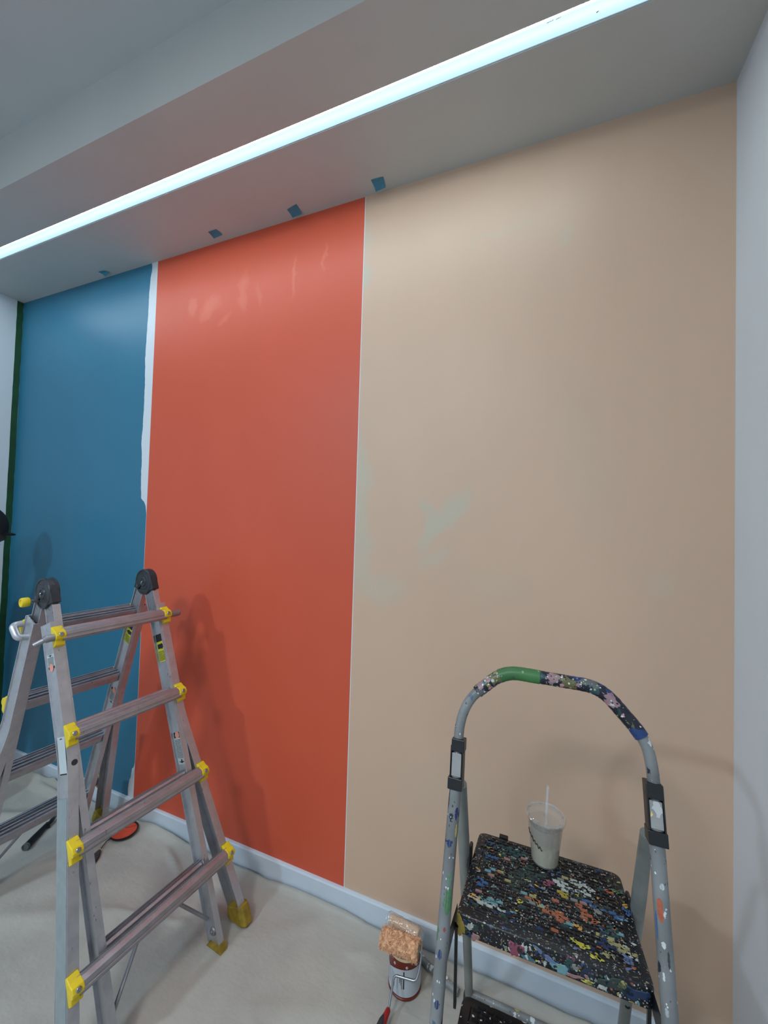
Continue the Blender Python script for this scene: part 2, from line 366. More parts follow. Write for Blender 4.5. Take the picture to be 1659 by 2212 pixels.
# tapes
blue = mat('blue_masking_tape', (60, 128, 152), .55, 0, .08, 60)
TP = [([(-.634, 1.334), (-.584, 1.338), (-.59, 1.377), (-.633, 1.382)], 'blue masking tape square on the soffit, above the peach stripe', .012),
      ([(-1.027, 1.344), (-.972, 1.333), (-.977, 1.381), (-1.027, 1.385)], 'blue masking tape square on the soffit, nearer of two above the orange stripe', .008),
      ([(-1.451, 1.328), (-1.401, 1.328), (-1.399, 1.362), (-1.455, 1.367)], 'blue masking tape square on the soffit, farther of two above the orange stripe', .005),
      ([(-2.257, 1.349), (-2.213, 1.353), (-2.196, 1.371), (-2.25, 1.382)], 'small curled blue masking tape piece on the soffit above the teal stripe', .012)]
for q, lab, curl in TP:
    v = []; n = 6
    for i in range(n+1):
        for j in range(n+1):
            a, b = i/n, j/n
            p = [q[0][k]*(1-a)*(1-b)+q[1][k]*a*(1-b)+q[2][k]*a*b+q[3][k]*(1-a)*b for k in (0, 1)]
            z = ZC-.0006-curl*max(0, b-.35)**2*1.6-curl*.2*max(0, .3-a)
            v.append((p[0], p[1], z))
    N = len(v); v += [(x, y, z-.0005) for x, y, z in v]; f = []
    for i in range(n):
        for j in range(n):
            a = i*(n+1)+j; f += [(a, a+1, a+n+2, a+n+1), (N+a, N+a+n+1, N+a+n+2, N+a+1)]
    o = mk('masking_tape', v, f, blue, None, None, True); tag(o, lab, 'tape', 'blue tapes along the soffit')
gt = mat('green_masking_tape', (22, 70, 38), .6, 0, .25, 12)
rnd = random.Random(5); g = G(); fr = []
for i in range(61):
    z = .086+(ZC-.001-.086)*i/60
    fr.append((Vector((XL+.0006, 1.3675+rnd.uniform(-.0008, .0008), z)), Vector((1, 0, 0)), Vector((0, 1, 0))))
tag(g.prism([(0, 0), (.0006, 0), (.0006, .0318), (0, .0318)], fr).make('green_tape_strip', gt), 'dark green masking tape running down the left wall beside the teal stripe', 'tape')
# ------------------------------------------------------------------ drop cloth
FEET = [(-.39, 1.262), (-.39, 1.22), (-.35, 1.262), (-.43, 1.262), (-.39, 1.305), (-1.79, 1.305), (-1.75, 1.305), (-1.83, 1.305), (-1.787, 1.195), (-1.765, 1.155), (-1.742, 1.115), (-1.80, 1.25),
        (-2.085, 1.066), (-2.11, 1.12), (-2.15, 1.18), (-2.16, 1.23), (-2.27, .93), (-2.24, 1.0), (-2.215, 1.085), (-.42, 1.37), (-.36, 1.35), (-.31, 1.33), (-.25, 1.305), (-.22, 1.295), (-.4225, 1.035), (-.41, 1.1),
        (-2.757, .88), (-2.757, .96), (-2.757, 1.02), (-2.757, 1.09), (-2.56, .88), (-2.56, .96), (-2.56, 1.02), (-2.56, 1.09)]
def cloth():
    rnd = random.Random(11)
    folds = [((-2.68, 1.33), (-2.40, 1.385), .018, .022), ((-2.72, 1.46), (-2.42, 1.37), .014, .015), ((-2.66, 1.34), (-2.25, 1.33), .02, .02),
             ((-1.53, 1.325), (-1.36, 1.25), .010, .010), ((-2.5, 1.1), (-2.0, 1.36), .03, .008), ((-1.9, .84), (-1.35, 1.10), .05, .007),
             ((-1.75, 1.39), (-1.5, 1.375), .015, .012), ((-1.0, 1.385), (-.6, 1.39), .012, .008), ((-.9, 1.2), (-.7, 1.37), .04, .005),
             ((-.85, 1.0), (-.45, 1.15), .045, .005), ((-1.2, 1.30), (-.95, 1.22), .03, .006), ((-1.6, .6), (-1.1, .75), .04, .005),
             ((-1.95, 1.05), (-1.7, 1.28), .03, .006), ((-2.9, .9), (-2.3, 1.2), .05, .008), ((-.2, 1.38), (.3, 1.37), .02, .004), ((-.5, 1.30), (-.2, 1.38), .015, .003)]
    for _ in range(48):
        x, y = rnd.uniform(-3, .4), rnd.uniform(-.6, 1.35); a = rnd.uniform(0, pi); l = rnd.uniform(.1, .4)
        folds.append(((x, y), (x+l*cos(a), y+l*sin(a)), rnd.uniform(.010, .035), rnd.uniform(.002, .0055)))
    nx, ny = 330, 230; x0, x1, y0, y1 = XL+.016, XR-.016, -1.1, 1.384
    v = []
    from mathutils import noise as mn
    for j in range(ny+1):
        for i in range(nx+1):
            x = x0+(x1-x0)*i/nx; y = y0+(y1-y0)*j/ny
            z = .0035+.0035*mn.noise((x*3, y*3, 0))+.002*mn.noise((x*9, y*9, 4))
            for (ax, ay), (bx, by), w, h in folds:
                if abs(x-(ax+bx)/2) > .5 or abs(y-(ay+by)/2) > .5: continue
                dx, dy = bx-ax, by-ay; L2 = dx*dx+dy*dy; t = max(0, min(1, ((x-ax)*dx+(y-ay)*dy)/L2))
                ex, ey = x-ax-dx*t, y-ay-dy*t; d2 = ex*ex+ey*ey
                if d2 < 9*w*w:
                    s = (ex*dy-ey*dx)/sqrt(L2)
                    z += 1.5*h*math.exp(-d2/(w*w))*(1+.4*math.tanh(s/w*2))*(1-.6*(2*t-1)**2)
            # flatten beneath feet
            for fx, fy in FEET:
                d = (x-fx)**2+(y-fy)**2
                if d < .012: z = z+(.0015-z)*min(1, 1.6*math.exp(-d/.0030))
            v.append((x, y, max(z, .0005)))
    # wavy far edge
    for i in range(nx+1):
        x = v[ny*(nx+1)+i][0]
        e = .006*mn.noise((x*4, 0, 7))+.003*mn.noise((x*13, 0, 2))-.004
        for k, wgt in ((0, 1), (1, .8), (2, .6), (3, .4), (4, .2)):
            a = (ny-k)*(nx+1)+i; p = v[a]; v[a] = (p[0], p[1]+e*wgt-.0, p[2]+(.004+.004*max(0, mn.noise((x*6, 0, 1))))*wgt)
    f = [(j*(nx+1)+i, j*(nx+1)+i+1, (j+1)*(nx+1)+i+1, (j+1)*(nx+1)+i) for j in range(ny) for i in range(nx)]
    o = mk('drop_cloth', v, f, canvas_m, None, None, True)
    m = o.modifiers.new('thickness', 'SOLIDIFY'); m.thickness = .0012; m.offset = -1
    tag(o, 'wrinkled off-white canvas drop cloth spread over the floor up to the baseboard', 'drop cloth')
# ------------------------------------------------------------------ articulated aluminium ladder
def ladder():
    X, Y, th, hz, a = -1.541, .990, 1.464, CAMH-.190, .376
    s0, w1, w3, w4, sp, ab = .233, .179, .207, .241, .304, .344
    e1 = Vector((cos(th), sin(th), 0)); e2 = Vector((sin(th), -cos(th), 0)); Z = Vector((0, 0, 1)); H = Vector((X, Y, hz))
    root = thing('folding_ladder', (X, Y, 0), 'silver aluminium articulated ladder opened as an A-frame, with yellow rung brackets', 'ladder')
    slope = (w4-w3)/sp; sb = s0+sp+.072
    flare = (w3-w1)/(s0+2*sp-sb)
    def wo(s): return w1+max(0, s-sb)*flare
    WI = .168
    disc = H+Z*(-.082)
    for fr in (1, -1):
        A = a if fr == 1 else ab
        d = e2*fr*sin(A)-Z*cos(A); n = e2*fr*cos(A)+Z*sin(A)
        P = lambda s, w, o: H+d*s+n*o+e1*w
        sf = (hz)/cos(A)-.016
        for ww in (wo(sf), -wo(sf), WI, -WI):
            for oo in (-.05, -.01, .03): FEET.append((P(sf, ww, oo).x, P(sf, ww, oo).y))
        def flat(g, cnt, z):
            for i in range(len(g.v)-cnt, len(g.v)): g.v[i] = g.v[i]+d*((g.v[i].z-z)/-d.z)
            return g
        for sd in (-1, 1):
            # outer rail : channel, flanges front and back, web between
            def ibeam(fl, n0, n1, th_, tw, web_at):
                return ([(-fl, n0), (fl, n0), (fl, n0+th_), (web_at+tw, n0+th_), (web_at+tw, n1-th_), (fl, n1-th_), (fl, n1), (-fl, n1), (-fl, n1-th_), (web_at-tw, n1-th_), (web_at-tw, n0+th_), (-fl, n0+th_)])
            ss = [s0-.050, s0+.1, sb-.03, sb-.01, sb+.02, sb+.06, sf-.3, sf+.0]
            prof = ibeam(.014, -.042, .024, .0035, .0016, .009*sd)
            flat(G().prism(prof, [(P(s, sd*wo(s), 0), e1, n) for s in ss]), 12, .016).make('outer_rail', alu, root)
            # inner rail
            prof = ibeam(.0105, -.038, .0200, .003, .0016, 0)
            flat(G().prism(prof, [(P(s, sd*WI, 0), e1, n) for s in (s0-.105, sf-.002)]), 12, .012).make('inner_rail', alu, root)
            # feet
            g = G(); s = sf-.06
            g.prism([(-.020, -.050), (.020, -.050), (.024, -.034), (.024, .02), (.015, .036), (-.015, .036), (-.024, .02), (-.024, -.034)],
                    [(P(sf-.050, sd*wo(sf), 0), e1*.86, n*.92), (P(sf-.02, sd*wo(sf), 0), e1, n), (P(sf-.008, sd*wo(sf), 0), e1, n), (P(sf+.004, sd*wo(sf), -.004), e1*.8, n*.8)])
            flat(g, 16, .012)
            for i in range(len(g.v)-8, len(g.v)): g.v[i].z = .004
            g.make('outer_foot', olive, root, bevel=.004)
            g = G(); g.prism([(-.014, -.042), (.014, -.042), (.014, .024), (-.014, .024)], [(P(sf-.004, sd*WI, 0), e1, n), (P(sf+.004, sd*WI, 0), e1, n)]); flat(g, 4, .004)
            g.make('inner_foot', olive, root, bevel=.003)
            # bottom knee brace
            g = G(); g.tube(smooth_path([P(s0+3*sp+.016, sd*.05, -.006), P(s0+3*sp+.15, sd*(WI-.014), -.008)], .01), .006, 8)
            g.make('brace', alu_d, root)
            g = G(); g.lathe([(.0, -.003), (.012, -.003), (.014, 0), (.012, .004), (.005, .005), (.004, .009), (0, .009)], P(s0+3*sp+.195, sd*(WI-.004), -.008), -e1*sd, 16, False)
            g.make('brace_bolt', alu_d, root, smooth=True)
        # rungs
        ro = [(.0245, -.020), (.0245, .016), (.028, .0215), (.0305, .0215), (.0315, .0155), (.0345, .0155), (.0355, .0215), (.040, .0215), (.041, .0165), (.0435, .0165), (.0525, .009), (.054, .007), (.054, -.004), (.0515, -.0055), (.0515, -.0085), (.053, -.010), (.053, -.015), (.046, -.021)]
        ri = [(-.030, -.012), (-.030, .012), (-.026, .0205), (-.022, .0205), (-.021, .014), (-.012, .014), (-.011, .0205), (-.005, .0205), (-.004, .014), (.004, .014), (.005, .0205), (.010, .0205), (.015, .014), (.016, -.006), (.010, -.017), (-.022, -.017)]
        for k in range(4):
            s = s0+sp*k
            hw = wo(s)
            pr = [(-b, o) for o, b in ro]
            G().prism(pr, [(P(s, -hw+.004, 0), d, n), (P(s, hw-.004, 0), d, n)]).make('outer_rung', alu_r, root)
            pr = [(-b, o) for o, b in ri]
            G().prism(pr, [(P(s-.008, -WI+.002, 0), d, n), (P(s-.008, WI-.002, 0), d, n)]).make('inner_rung', alu_r, root)
            for sd in (-1, 1):
                g = G()
                pr = [(.0242, .030), (.031, .032), (.042, .018), (.055, .009), (.057, -.004), (.053, -.013), (.044, -.016), (.040, -.031), (.0242, -.036)]
                wf = lambda o: 0
                g.prism([(-b, o) for o, b in pr], [(P(s, sd*(hw-.0135), 0), d, n), (P(s, sd*(hw+.0155), 0), d, n)])
                br = g.make('rung_bracket', yellow, root, bevel=.0025)
                g = G(); g.lathe([(.0, 0), (.0068, 0), (.0068, .0018), (.0055, .003), (.0025, .003), (.0022, .0015), (0, .0015)], P(s-.0, sd*(hw+.001), .0563), n, 14, False)
                g.make('rivet', steel, br, smooth=True)
        # hinge tang plates
        for sd in (-1, 1):
            g = G(); pr = [(s0-.175, -.010), (s0-.175, .030), (s0-.04, .034), (s0-.04, -.004)]
            pr = [(.095, -.036), (.095, .006), (s0-.045, .0165), (s0+.005, .0165), (s0+.005, -.034), (s0-.06, -.034)]
            g.prism([(p[0], p[1]) for p in pr], [(P(0, sd*WI-.007, 0), d, n), (P(0, sd*WI+.007, 0), d, n)])
            hp = g.make('hinge_plate', alu_d, root, bevel=.001)
            for (rs, rn) in ((.135, -.018), (.15, .004), (s0-.045, -.024), (s0-.035, .006)):
                G().lathe([(.0, 0), (.0032, 0), (.0025, .0016), (0, .002)], P(rs, sd*WI-.0072, rn), -e1, 10, False).make('rivet', steel, hp, smooth=True)
            g = G(); g.prism([(.055, -.018), (.06, .020), (.122, .0235), (.122, -.004)], [(P(0, sd*(WI)-.014, 0), d, n), (P(0, sd*WI+.014, 0), d, n)])
            g.make('hinge_shoulder', gun, root, bevel=.002)
    # hinge discs
    for sd in (-1, 1):
        c = disc+e1*(sd*WI)
        g = G(); g.lathe([(0, -.0155), (.012, -.0155), (.014, -.0175), (.018, -.0175), (.020, -.0145), (.030, -.0145), (.033, -.0125), (.044, -.0125), (.047, -.0155), (.0505, -.0155), (.052, -.013),
                          (.052, -.007), (.049, -.006), (.049, .006), (.052, .007), (.052, .013), (.0505, .0155), (.044, .0155), (.04, .013), (0, .013)], c, e1, 48, False)
        hd = g.make('hinge_disc', gun, root, smooth=True, angle=30)
        g = G(); g.lathe([(0, 0), (.0042, 0), (.0042, .004), (.003, .005), (0, .005)], c-e1*.0165, -e1, 16, False); g.make('axle_cap', steel, hd, smooth=True)
        u1 = (e2*-.75+Z*-.66).normalized(); u2 = e1.cross(u1)
        g = G(); g.obox(c-e1*.0155+u1*.030-u2*0, e1, u1, u2, .0035, .013, .006); g.make('lock_slot', blacklet, hd, bevel=.001)
    kc = disc-e1*(WI+.016)-e2*.024-Z*.026
    g = G(); g.lathe([(0, -.002), (.006, -.002), (.006, .016), (.004, .018), (.004, .026), (0, .026)], kc, -e1, 14, False); g.make('knob_stem', steel, root, smooth=True)
    g = G(); g.lathe([(0, .024), (.014, .024), (.0155, .027), (.0155, .043), (.014, .046), (.010, .046), (.009, .043), (0, .043)], kc, -e1, 20, False); g.make('lock_knob', yellow, root, smooth=True)
    # J locks at the top rung of each side
    for fr in (1, -1):
        A = a if fr == 1 else ab
        d = e2*fr*sin(A)-Z*cos(A); n = e2*fr*cos(A)+Z*sin(A); P = lambda s, w, o: H+d*s+n*o+e1*w
        for sd in (-1, 1):
            g = G(); s = s0+.004
            if fr == 1 and sd == 1:
                g.tube([P(s, w1+.014, .040), P(s, w1+.045, .040), P(s, w1+.0452, .040), P(s, w1+.052, .040), P(s, w1+.0521, .040), P(s, w1+.056, .040)], [.0125, .0125, .0112, .0112, .0125, .011], 16)
            elif fr == 1:
                pts = smooth_path([P(s, -(w1+.014), .040), P(s, -(w1+.034), .040), P(s+.004, -(w1+.046), .034), P(s+.010, -(w1+.062), .024)], .012)
                g.tube(pts, [.0115]*8+[.008]*(len(pts)-8), 14)
            else:
                g.tube(smooth_path([P(s+.01, sd*(w1+.006), -.010), P(s+.01, sd*(w1+.036), -.010), P(s-.018, sd*(w1+.042), .030), P(s-.018, sd*(w1+.012), .034)], .014), .0112, 14)
            g.make('lock_pin', alu_d if fr == 1 else alu, root, smooth=True, angle=50)
    # stickers
    d = e2*sin(a)-Z*cos(a); n = e2*cos(a)+Z*sin(a); P = lambda s, w, o: H+d*s+n*o+e1*w
    def sticker(fr, s_a, s_b, wfun, kind, flip=1):
        A = a if fr == 1 else ab
        d = e2*fr*sin(A)-Z*cos(A); n = e2*fr*cos(A)+Z*sin(A); P = lambda s, w, o: H+d*s+n*o+e1*w
        n0, n1 = -.033, .013
        def rect(g, sa, sb_, na, nb, lift):
            g.add([P(sa, wfun(sa)-lift, na), P(sb_, wfun(sb_)-lift, na), P(sb_, wfun(sb_)-lift, nb), P(sa, wfun(sa)-lift, nb)], [(0, 1, 2, 3)])
        base = {'warn': mat('yellow_sticker', (214, 214, 40), .45), 'white': mat('white_sticker', (188, 196, 198), .45)}[kind]
        g = G(); g.prism([(0, n0), (-.0003, n0), (-.0003, n1), (0, n1)], [(P(s_a, wfun(s_a), 0), e1, n), (P(s_b, wfun(s_b), 0), e1, n)])
        st = g.make('sticker', base, root); tag(st, 'yellow and black warning sticker' if kind == 'warn' else 'white sticker with black arrow')
        g = G(); L = s_b-s_a; lf = .0006
        if kind == 'warn':
            rect(g, s_a, s_a+L*.27, n0, n1, lf)
            sa = s_a+L*.36; m_ = (n0+n1)/2   # arrow pointing sideways
            g.add([P(sa, wfun(sa)-lf, n0+.003), P(sa+L*.17, wfun(sa)-lf, n0+.003), P(sa+L*.17, wfun(sa)-lf, m_+.003), P(sa+L*.22, wfun(sa)-lf, m_+.003), P(sa+L*.085, wfun(sa)-lf, n1-.002), P(sa-L*.04, wfun(sa)-lf, m_+.003), P(sa, wfun(sa)-lf, m_+.003)], [(0, 1, 2, 3, 4, 5, 6)])
            rw = random.Random(2)
            for r_ in range(9):
                sa = s_a+L*(.62+.04*r_); q = n0+.002
                while q < n1-.004:
                    w_ = rw.uniform(.002, .006); rect(g, sa, sa+L*.022, q, min(q+w_, n1-.001), lf); q += w_+.0012
        else:
            A_ = s_a if flip == 1 else s_b; fdir = flip
            m_ = (n0+n1)/2
            q = [(.03, m_), (.09, n1-.005), (.09, m_+.004), (.15, m_+.004), (.15, m_-.004), (.09, m_-.004), (.09, n0+.005)]
            g.add([P(A_+fdir*L*u, wfun(A_)-lf, v) for u, v in q], [tuple(range(len(q)))])
            rw = random.Random(4)
            for r_ in range(15):
                sa = A_+fdir*L*(.19+.04*r_); q = n0+.003
                while q < n1-.005:
                    w_ = rw.uniform(.002, .005); rect(g, sa, sa+fdir*L*.02, q, min(q+w_, n1-.002), lf); q += w_+.001
            rect(g, A_+fdir*L*.82, A_+fdir*L*1.0, n0+.002, n1-.002, lf)
        tag(g.make('print', blacklet, st), kind='stuff')
        if kind == 'white':
            g = G(); c0 = P(A_+fdir*L*.91, wfun(A_)-.0009, (n0+n1)/2)
            g.lathe([(0, 0), (.0125, 0), (.0125, .0003), (0, .0003)], c0, -e1, 24, False); g.make('round_mark', mat('pale_red_print', (226, 150, 130), .5), st)
    sticker(1, s0+.067, s0+.175, lambda s: WI-.0017, 'warn')
    sticker(1, s0+sp+.140, s0+sp+.255, lambda s: WI-.0017, 'white', -1)
    sticker(1, s0+sp+.0, s0+sp+.108, lambda s: -(wo(s)+.0107), 'white', 1)
    sticker(-1, s0+.05, s0+.14, lambda s: WI-.0017, 'warn')
    sticker(-1, s0+sp+.06, s0+sp+.13, lambda s: WI-.0017, 'white', -1)
    sticker(1, s0+.05, s0+.095, lambda s: -(wo(s)+.0107), 'white', 1)
    # plain light cover strip on the outside of the lower outer rails
    for sd in (-1, 1):
        ss = [s0+sp+.170, s0+sp+.30, hz/cos(a)-.08]
        g = G(); g.prism([(0, -.0375), (.0040, -.0375), (.0040, .0195), (0, .0195)] if sd == 1 else [(0, -.0375), (-.0040, -.0375), (-.0040, .0195), (0, .0195)], [(P(s, sd*(wo(s)+.0107), 0), e1, n) for s in ss])
        g.make('rail_cover', mat('brushed_pale_aluminium', (158, 168, 172), .42, .45, .08, 40), root)
    # rail hole
    for fr in (1,):
        for sd in (-1,):
            s = sb+.01; c = P(s, sd*wo(s)+.003, .0240)
            G().lathe([(0, 0), (.0085, 0), (.0085, .0005), (0, .0005)], c, n, 20, False).make('rail_hole', gun, root)
    return root
ladder()
# ------------------------------------------------------------------ step stool with handrail
SX, SY, SP = .021, .646, .01
def L2W(u, v, z): return Vector((SX+cos(SP)*u-sin(SP)*v, SY+sin(SP)*u+cos(SP)*v, z))
def stepladder():
    root = thing('step_ladder', (SX, SY+.33, 0), 'grey and black folding step ladder with a paint-splattered top step and handrail', 'step ladder')
    TA = .255; A0, A1 = .208, .024
    fl = lambda s, z: L2W(s*(A0-A1*z), TA*z, z)
    vt = TA*.97
    rl = lambda s, z: L2W(s*(.203-.026*z), .655-(.655-vt)/.97*z, z)
    UX = L2W(1, 0, 0)-L2W(0, 0, 0); VX = L2W(0, 1, 0)-L2W(0, 0, 0); ZX = Vector((0, 0, 1))
    FD = (fl(1, 1)-fl(1, 0)).normalized()
    FN = UX.cross(FD).normalized()
    if FN.y > 0: FN = -FN
    for s in (-1, 1):
        g = G(); g.tube([fl(s, .012), fl(s, .5), fl(s, .965)], .0128, 16)
        lg = g.make('front_leg', enamel, root, smooth=True, angle=60)
        g = G(); g.tube([fl(s, .012), fl(s, .06)], [.018, .0155], 16); g.make('foot', black, lg, smooth=True)
        g = G(); g.tube([rl(s, .018), rl(s, .5), rl(s, .72), rl(s, .90)], [.0125, .0125, .014, .0115], 16)
        lg = g.make('rear_leg', rear_enamel, root, smooth=True, angle=60)
        g = G(); g.tube([rl(s, .014), rl(s, .034)], [.0185, .0165], 16); g.make('foot', black, lg, smooth=True)
        FEET.append((fl(s, 0).x, fl(s, 0).y)); FEET.append((rl(s, 0).x, rl(s, 0).y))
        # clamp
        zc = .965; c = fl(s, zc); R = UX
        g = G()   # one moulded clamp body
        for z0, z1, w in ((.915, .938, .0155), (.987, 1.012, .0140)):
            g.obox(fl(s, (z0+z1)/2), UX, FN, FD, w, .0160, (z1-z0)/2)
        g.obox(fl(s, .963)+UX*.0125, UX, FN, FD, .0015, .015, .036); g.obox(fl(s, .963)-UX*.0125, UX, FN, FD, .0015, .015, .036)
        g.obox(fl(s, .963)-FN*.013, UX, FN, FD, .0125, .004, .036)
        cl = g.make('clamp', black, root, bevel=.003)
        g = G(); g.obox(fl(s, .9625)+FN*.0125, UX, FN, FD, .0102, .002, .0225)
        g.make('clamp_window', splatter('clamp_window_smears_%d' % (s+1), (150, 150, 148), [(40, (1, 1, .4), .6, .5, [(225, 140, 60), (235, 200, 110), (190, 190, 190)] if s == 1 else [(190, 190, 150), (190, 60, 50), (215, 200, 90), (90, 95, 100)], 1.2)], .4), cl, bevel=.001)
    # rear legs' cross bar
    g = G(); g.tube([rl(-1, .05), rl(1, .05)], .0095, 12); g.make('rear_bar', enamel, root, smooth=True)
    g = G(); g.tube([fl(-1, .10)+VX*.002, fl(1, .10)+VX*.002], .0095, 12); g.make('front_bar', enamel, root, smooth=True)
    # handrail
    HP = [(-.1855, .960), (-.186, 1.045), (-.165, 1.098), (-.092, 1.162), (.10, 1.160), (.176, 1.080), (.186, 1.030), (.1855, .960)]
    path = smooth_path([L2W(u, TA*z, z) for u, z in HP], .034, 7)
    g = G(); g.tube(path, .0108, 16); hr = g.make('handrail', enamel, root, smooth=True, angle=60)
    # grip covers the part of the path from about u=-.150 to u=.165
    loc = [(p-Vector((SX, SY, 0))).dot(UX) for p in path]
    dense = []
    for p, q in zip(path, path[1:]):
        k = max(1, int((q-p).length/.004))
        for i in range(k): dense.append(p.lerp(q, i/k))
    dense.append(path[-1])
    def part(a, b): return [p for p in dense if a <= (p-Vector((SX, SY, 0))).dot(UX) <= b and p.z > 1.07]
    gp = part(-.152, .172); rnd = random.Random(9)
    g = G(); g.tube(gp, [.0137+rnd.uniform(-.0004, .0004) for _ in gp], 18); g.make('grip', grip_m, hr, smooth=True, angle=60)
    gp = part(-.104, -.018); g = G(); g.tube(gp, [.0147+rnd.uniform(-.0003, .0003) for _ in gp], 18); tag(g.make('tape_wrap', green_wrap, hr, smooth=True, angle=60), 'green painted tape wrap')
    # thick dried smears (u, v offsets on tread, half length, half width, angle, colour)
    mats = {k: mat('dried_paint_'+k, c, .4, 0, .12, 200, .3, 300) for k, c in dict(white=(176, 180, 174), green=(46, 60, 56), teal=(36, 66, 66), skyblue=(54, 88, 132), aqua=(106, 146, 152), orange=(158, 92, 66), yellow=(190, 182, 74), straw=(156, 150, 106), pink=(134, 68, 86), ochre=(160, 138, 60), lilac=(96, 108, 142), amber=(196, 150, 76), grey=(126, 126, 122), bgreen=(66, 108, 76), navy=(30, 50, 82), rose=(150, 112, 108)).items()}
    keys = list(mats)
    rp = random.Random(31)
    def pad_col(u, v):
        for k, su, sv, a_, b_, an in SMEARS:
            du, dv = u-su, v-sv; x = (du*cos(an)+dv*sin(an))/(a_*1.15+.003); y = (-du*sin(an)+dv*cos(an))/(b_*1.1+.003)
            if x*x+y*y < 1 and rp.random() < .62: return 1+keys.index(k)
        if rp.random() < .10: return 1+keys.index(rp.choice(['navy', 'teal', 'green', 'navy', 'teal', 'grey', 'straw', 'aqua', 'orange', 'rose']))
        return 0
    def decal(leg, s, z0, hl, off, ah, col):
        g = G(); n_ = 12; m_ = 8; c0 = Vector((0, -1, 0)); rr_ = random.Random(int(z0*1000)+s)
        base = fl if leg == 'front' else rl; V = []; F = []
        for i in range(n_+1):
            t_ = -1+2*i/n_; w = ah*sqrt(max(.02, 1-t_*t_))*(1+rr_.uniform(-.3, .3)); o_ = off+rr_.uniform(-.12, .12)*ah
            p = base(s, z0+hl*t_)
            for j in range(m_+1):
                a_ = o_+w*(-1+2*j/m_); V.append(p+(c0*cos(a_)+UX*sin(a_))*.01315)
        for i in range(n_):
            for j in range(m_): a_ = i*(m_+1)+j; F.append((a_, a_+1, a_+m_+2, a_+m_+1))
        g.add(V, F); g.make('paint_splotch', mat('splotch_%d_%d_%d' % col, col, .4, 0, .15, 150), root, smooth=True, angle=180)
    for s_, z_, hl_, of_, ah_, c_ in ((-1, .725, .022, .5, .75, (78, 124, 84)), (-1, .762, .012, .4, .35, (100, 132, 108)), (-1, .822, .007, -.1, .4, (36, 52, 100)), (-1, .875, .012, .7, .25, (30, 46, 96)), (-1, .845, .012, .9, .18, (196, 176, 92)),
                                      (-1, .64, .008, -.1, .3, (40, 60, 104)), (-1, .565, .007, .1, .35, (44, 56, 98)), (-1, .68, .004, .3, .2, (150, 70, 62)), (-1, .50, .02, .2, .3, (62, 76, 108)), (-1, .90, .02, -.9, .12, (60, 44, 60)),
                                      (1, .825, .017, -.35, .42, (172, 92, 66)), (1, .778, .005, -.25, .26, (206, 208, 206)), (1, .735, .006, -.5, .16, (206, 208, 206)), (1, .63, .04, .95, .2, (66, 104, 152)), (1, .86, .005, .05, .25, (190, 196, 196)),
                                      (1, .80, .02, -1.0, .15, (66, 100, 150)), (1, .76, .012, .2, .15, (60, 64, 68)), (1, .69, .006, -.45, .2, (160, 164, 166))):
        decal('front', s_, z_, hl_, of_, ah_, c_)
    # treads
    def tread(name, z, v0, v1, uf, ub, th_, m, cu=0, pads=True, rc=.018):
        # outline in (u,v)
        cs = [(-uf, v0, 6), (uf, v0, 6), (ub, v1, 8), (-ub, v1, 8)]
        out = []
        for i, (u, v, k) in enumerate(cs):
            r = rc if i > 1 else rc*.7
            p = Vector((u, v)); a = (Vector(cs[i-1][:2])-p).normalized()*r; b = (Vector(cs[(i+1) % 4][:2])-p).normalized()*r
            for j in range(k+1):
                t = j/k; out.append((p+a)*(1-t)**2+p*2*t*(1-t)+(p+b)*t*t)
        n = len(out); ce = Vector((0, (v0+v1)/2))
        rings = [(-th_, .965), (-th_+.004, .995), (-.006, 1.0), (-.0018, .992), (0, .975)]
        vts = []
        for dz, sc in rings:
            for p in out:
                q = ce+(p-ce)*sc; vts.append(L2W(q.x+cu, q.y, z+dz))
        f = []
        for k in range(len(rings)-1):
            for i in range(n): f.append((k*n+i, k*n+(i+1) % n, (k+1)*n+(i+1) % n, (k+1)*n+i))
        f.append(tuple(range(n))[::-1]); f.append(tuple((len(rings)-1)*n+i for i in range(n)))
        g = G(); g.add(vts, f); o = g.make(name, m, root, smooth=True, angle=40)
        if pads:
            g = G(); pv, pu = .0088, .0185; j = 0; v = v0+.030
            while v < v1-.012:
                w = uf+(ub-uf)*(v-v0)/(v1-v0)-.026; u = -w+(pu/2 if j % 2 else 0)
                while u < w-.004:
                    a, b = u, min(u+pu-.0034, w); c_, d_ = v, v+pv-.0030; q = .0008
                    g.mi = pad_col((a+b)/2, (c_+d_)/2) if name == 'top_step' else 0
                    if b-a > .004:
                        g.add([L2W(a+cu, c_, z-.0002), L2W(b+cu, c_, z-.0002), L2W(b+cu, d_, z-.0002), L2W(a+cu, d_, z-.0002),
                               L2W(a+q+cu, c_+q, z+.0022), L2W(b-q+cu, c_+q, z+.0022), L2W(b-q+cu, d_-q, z+.0022), L2W(a+q+cu, d_-q, z+.0022)],
                              [(4, 5, 6, 7), (0, 1, 5, 4), (1, 2, 6, 5), (2, 3, 7, 6), (3, 0, 4, 7)])
                    u += pu
                v += pv; j += 1
            tag(g.make('tread_pads', [m]+list(mats.values()), o), kind='stuff')
            g = G(); r_ = .0013
            for zz, vv in ((z+.0006, v0+.018), (z+.0006, v0+.024)):
                g.tube([L2W(-uf+.02+cu, vv, zz), L2W(uf-.02+cu, vv, zz)], r_, 6)
            for s in (-1, 1):
                g.tube([L2W(s*(uf-.018)+cu, v0+.03, z+.0006), L2W(s*(ub-.020)+cu, v1-.02, z+.0006)], .0011, 6)
            tag(g.make('tread_ribs', m, o), kind='stuff')
        return o
    top = tread('top_step', .67, .216, .464, .179, .164, .043, tread_m, .004)
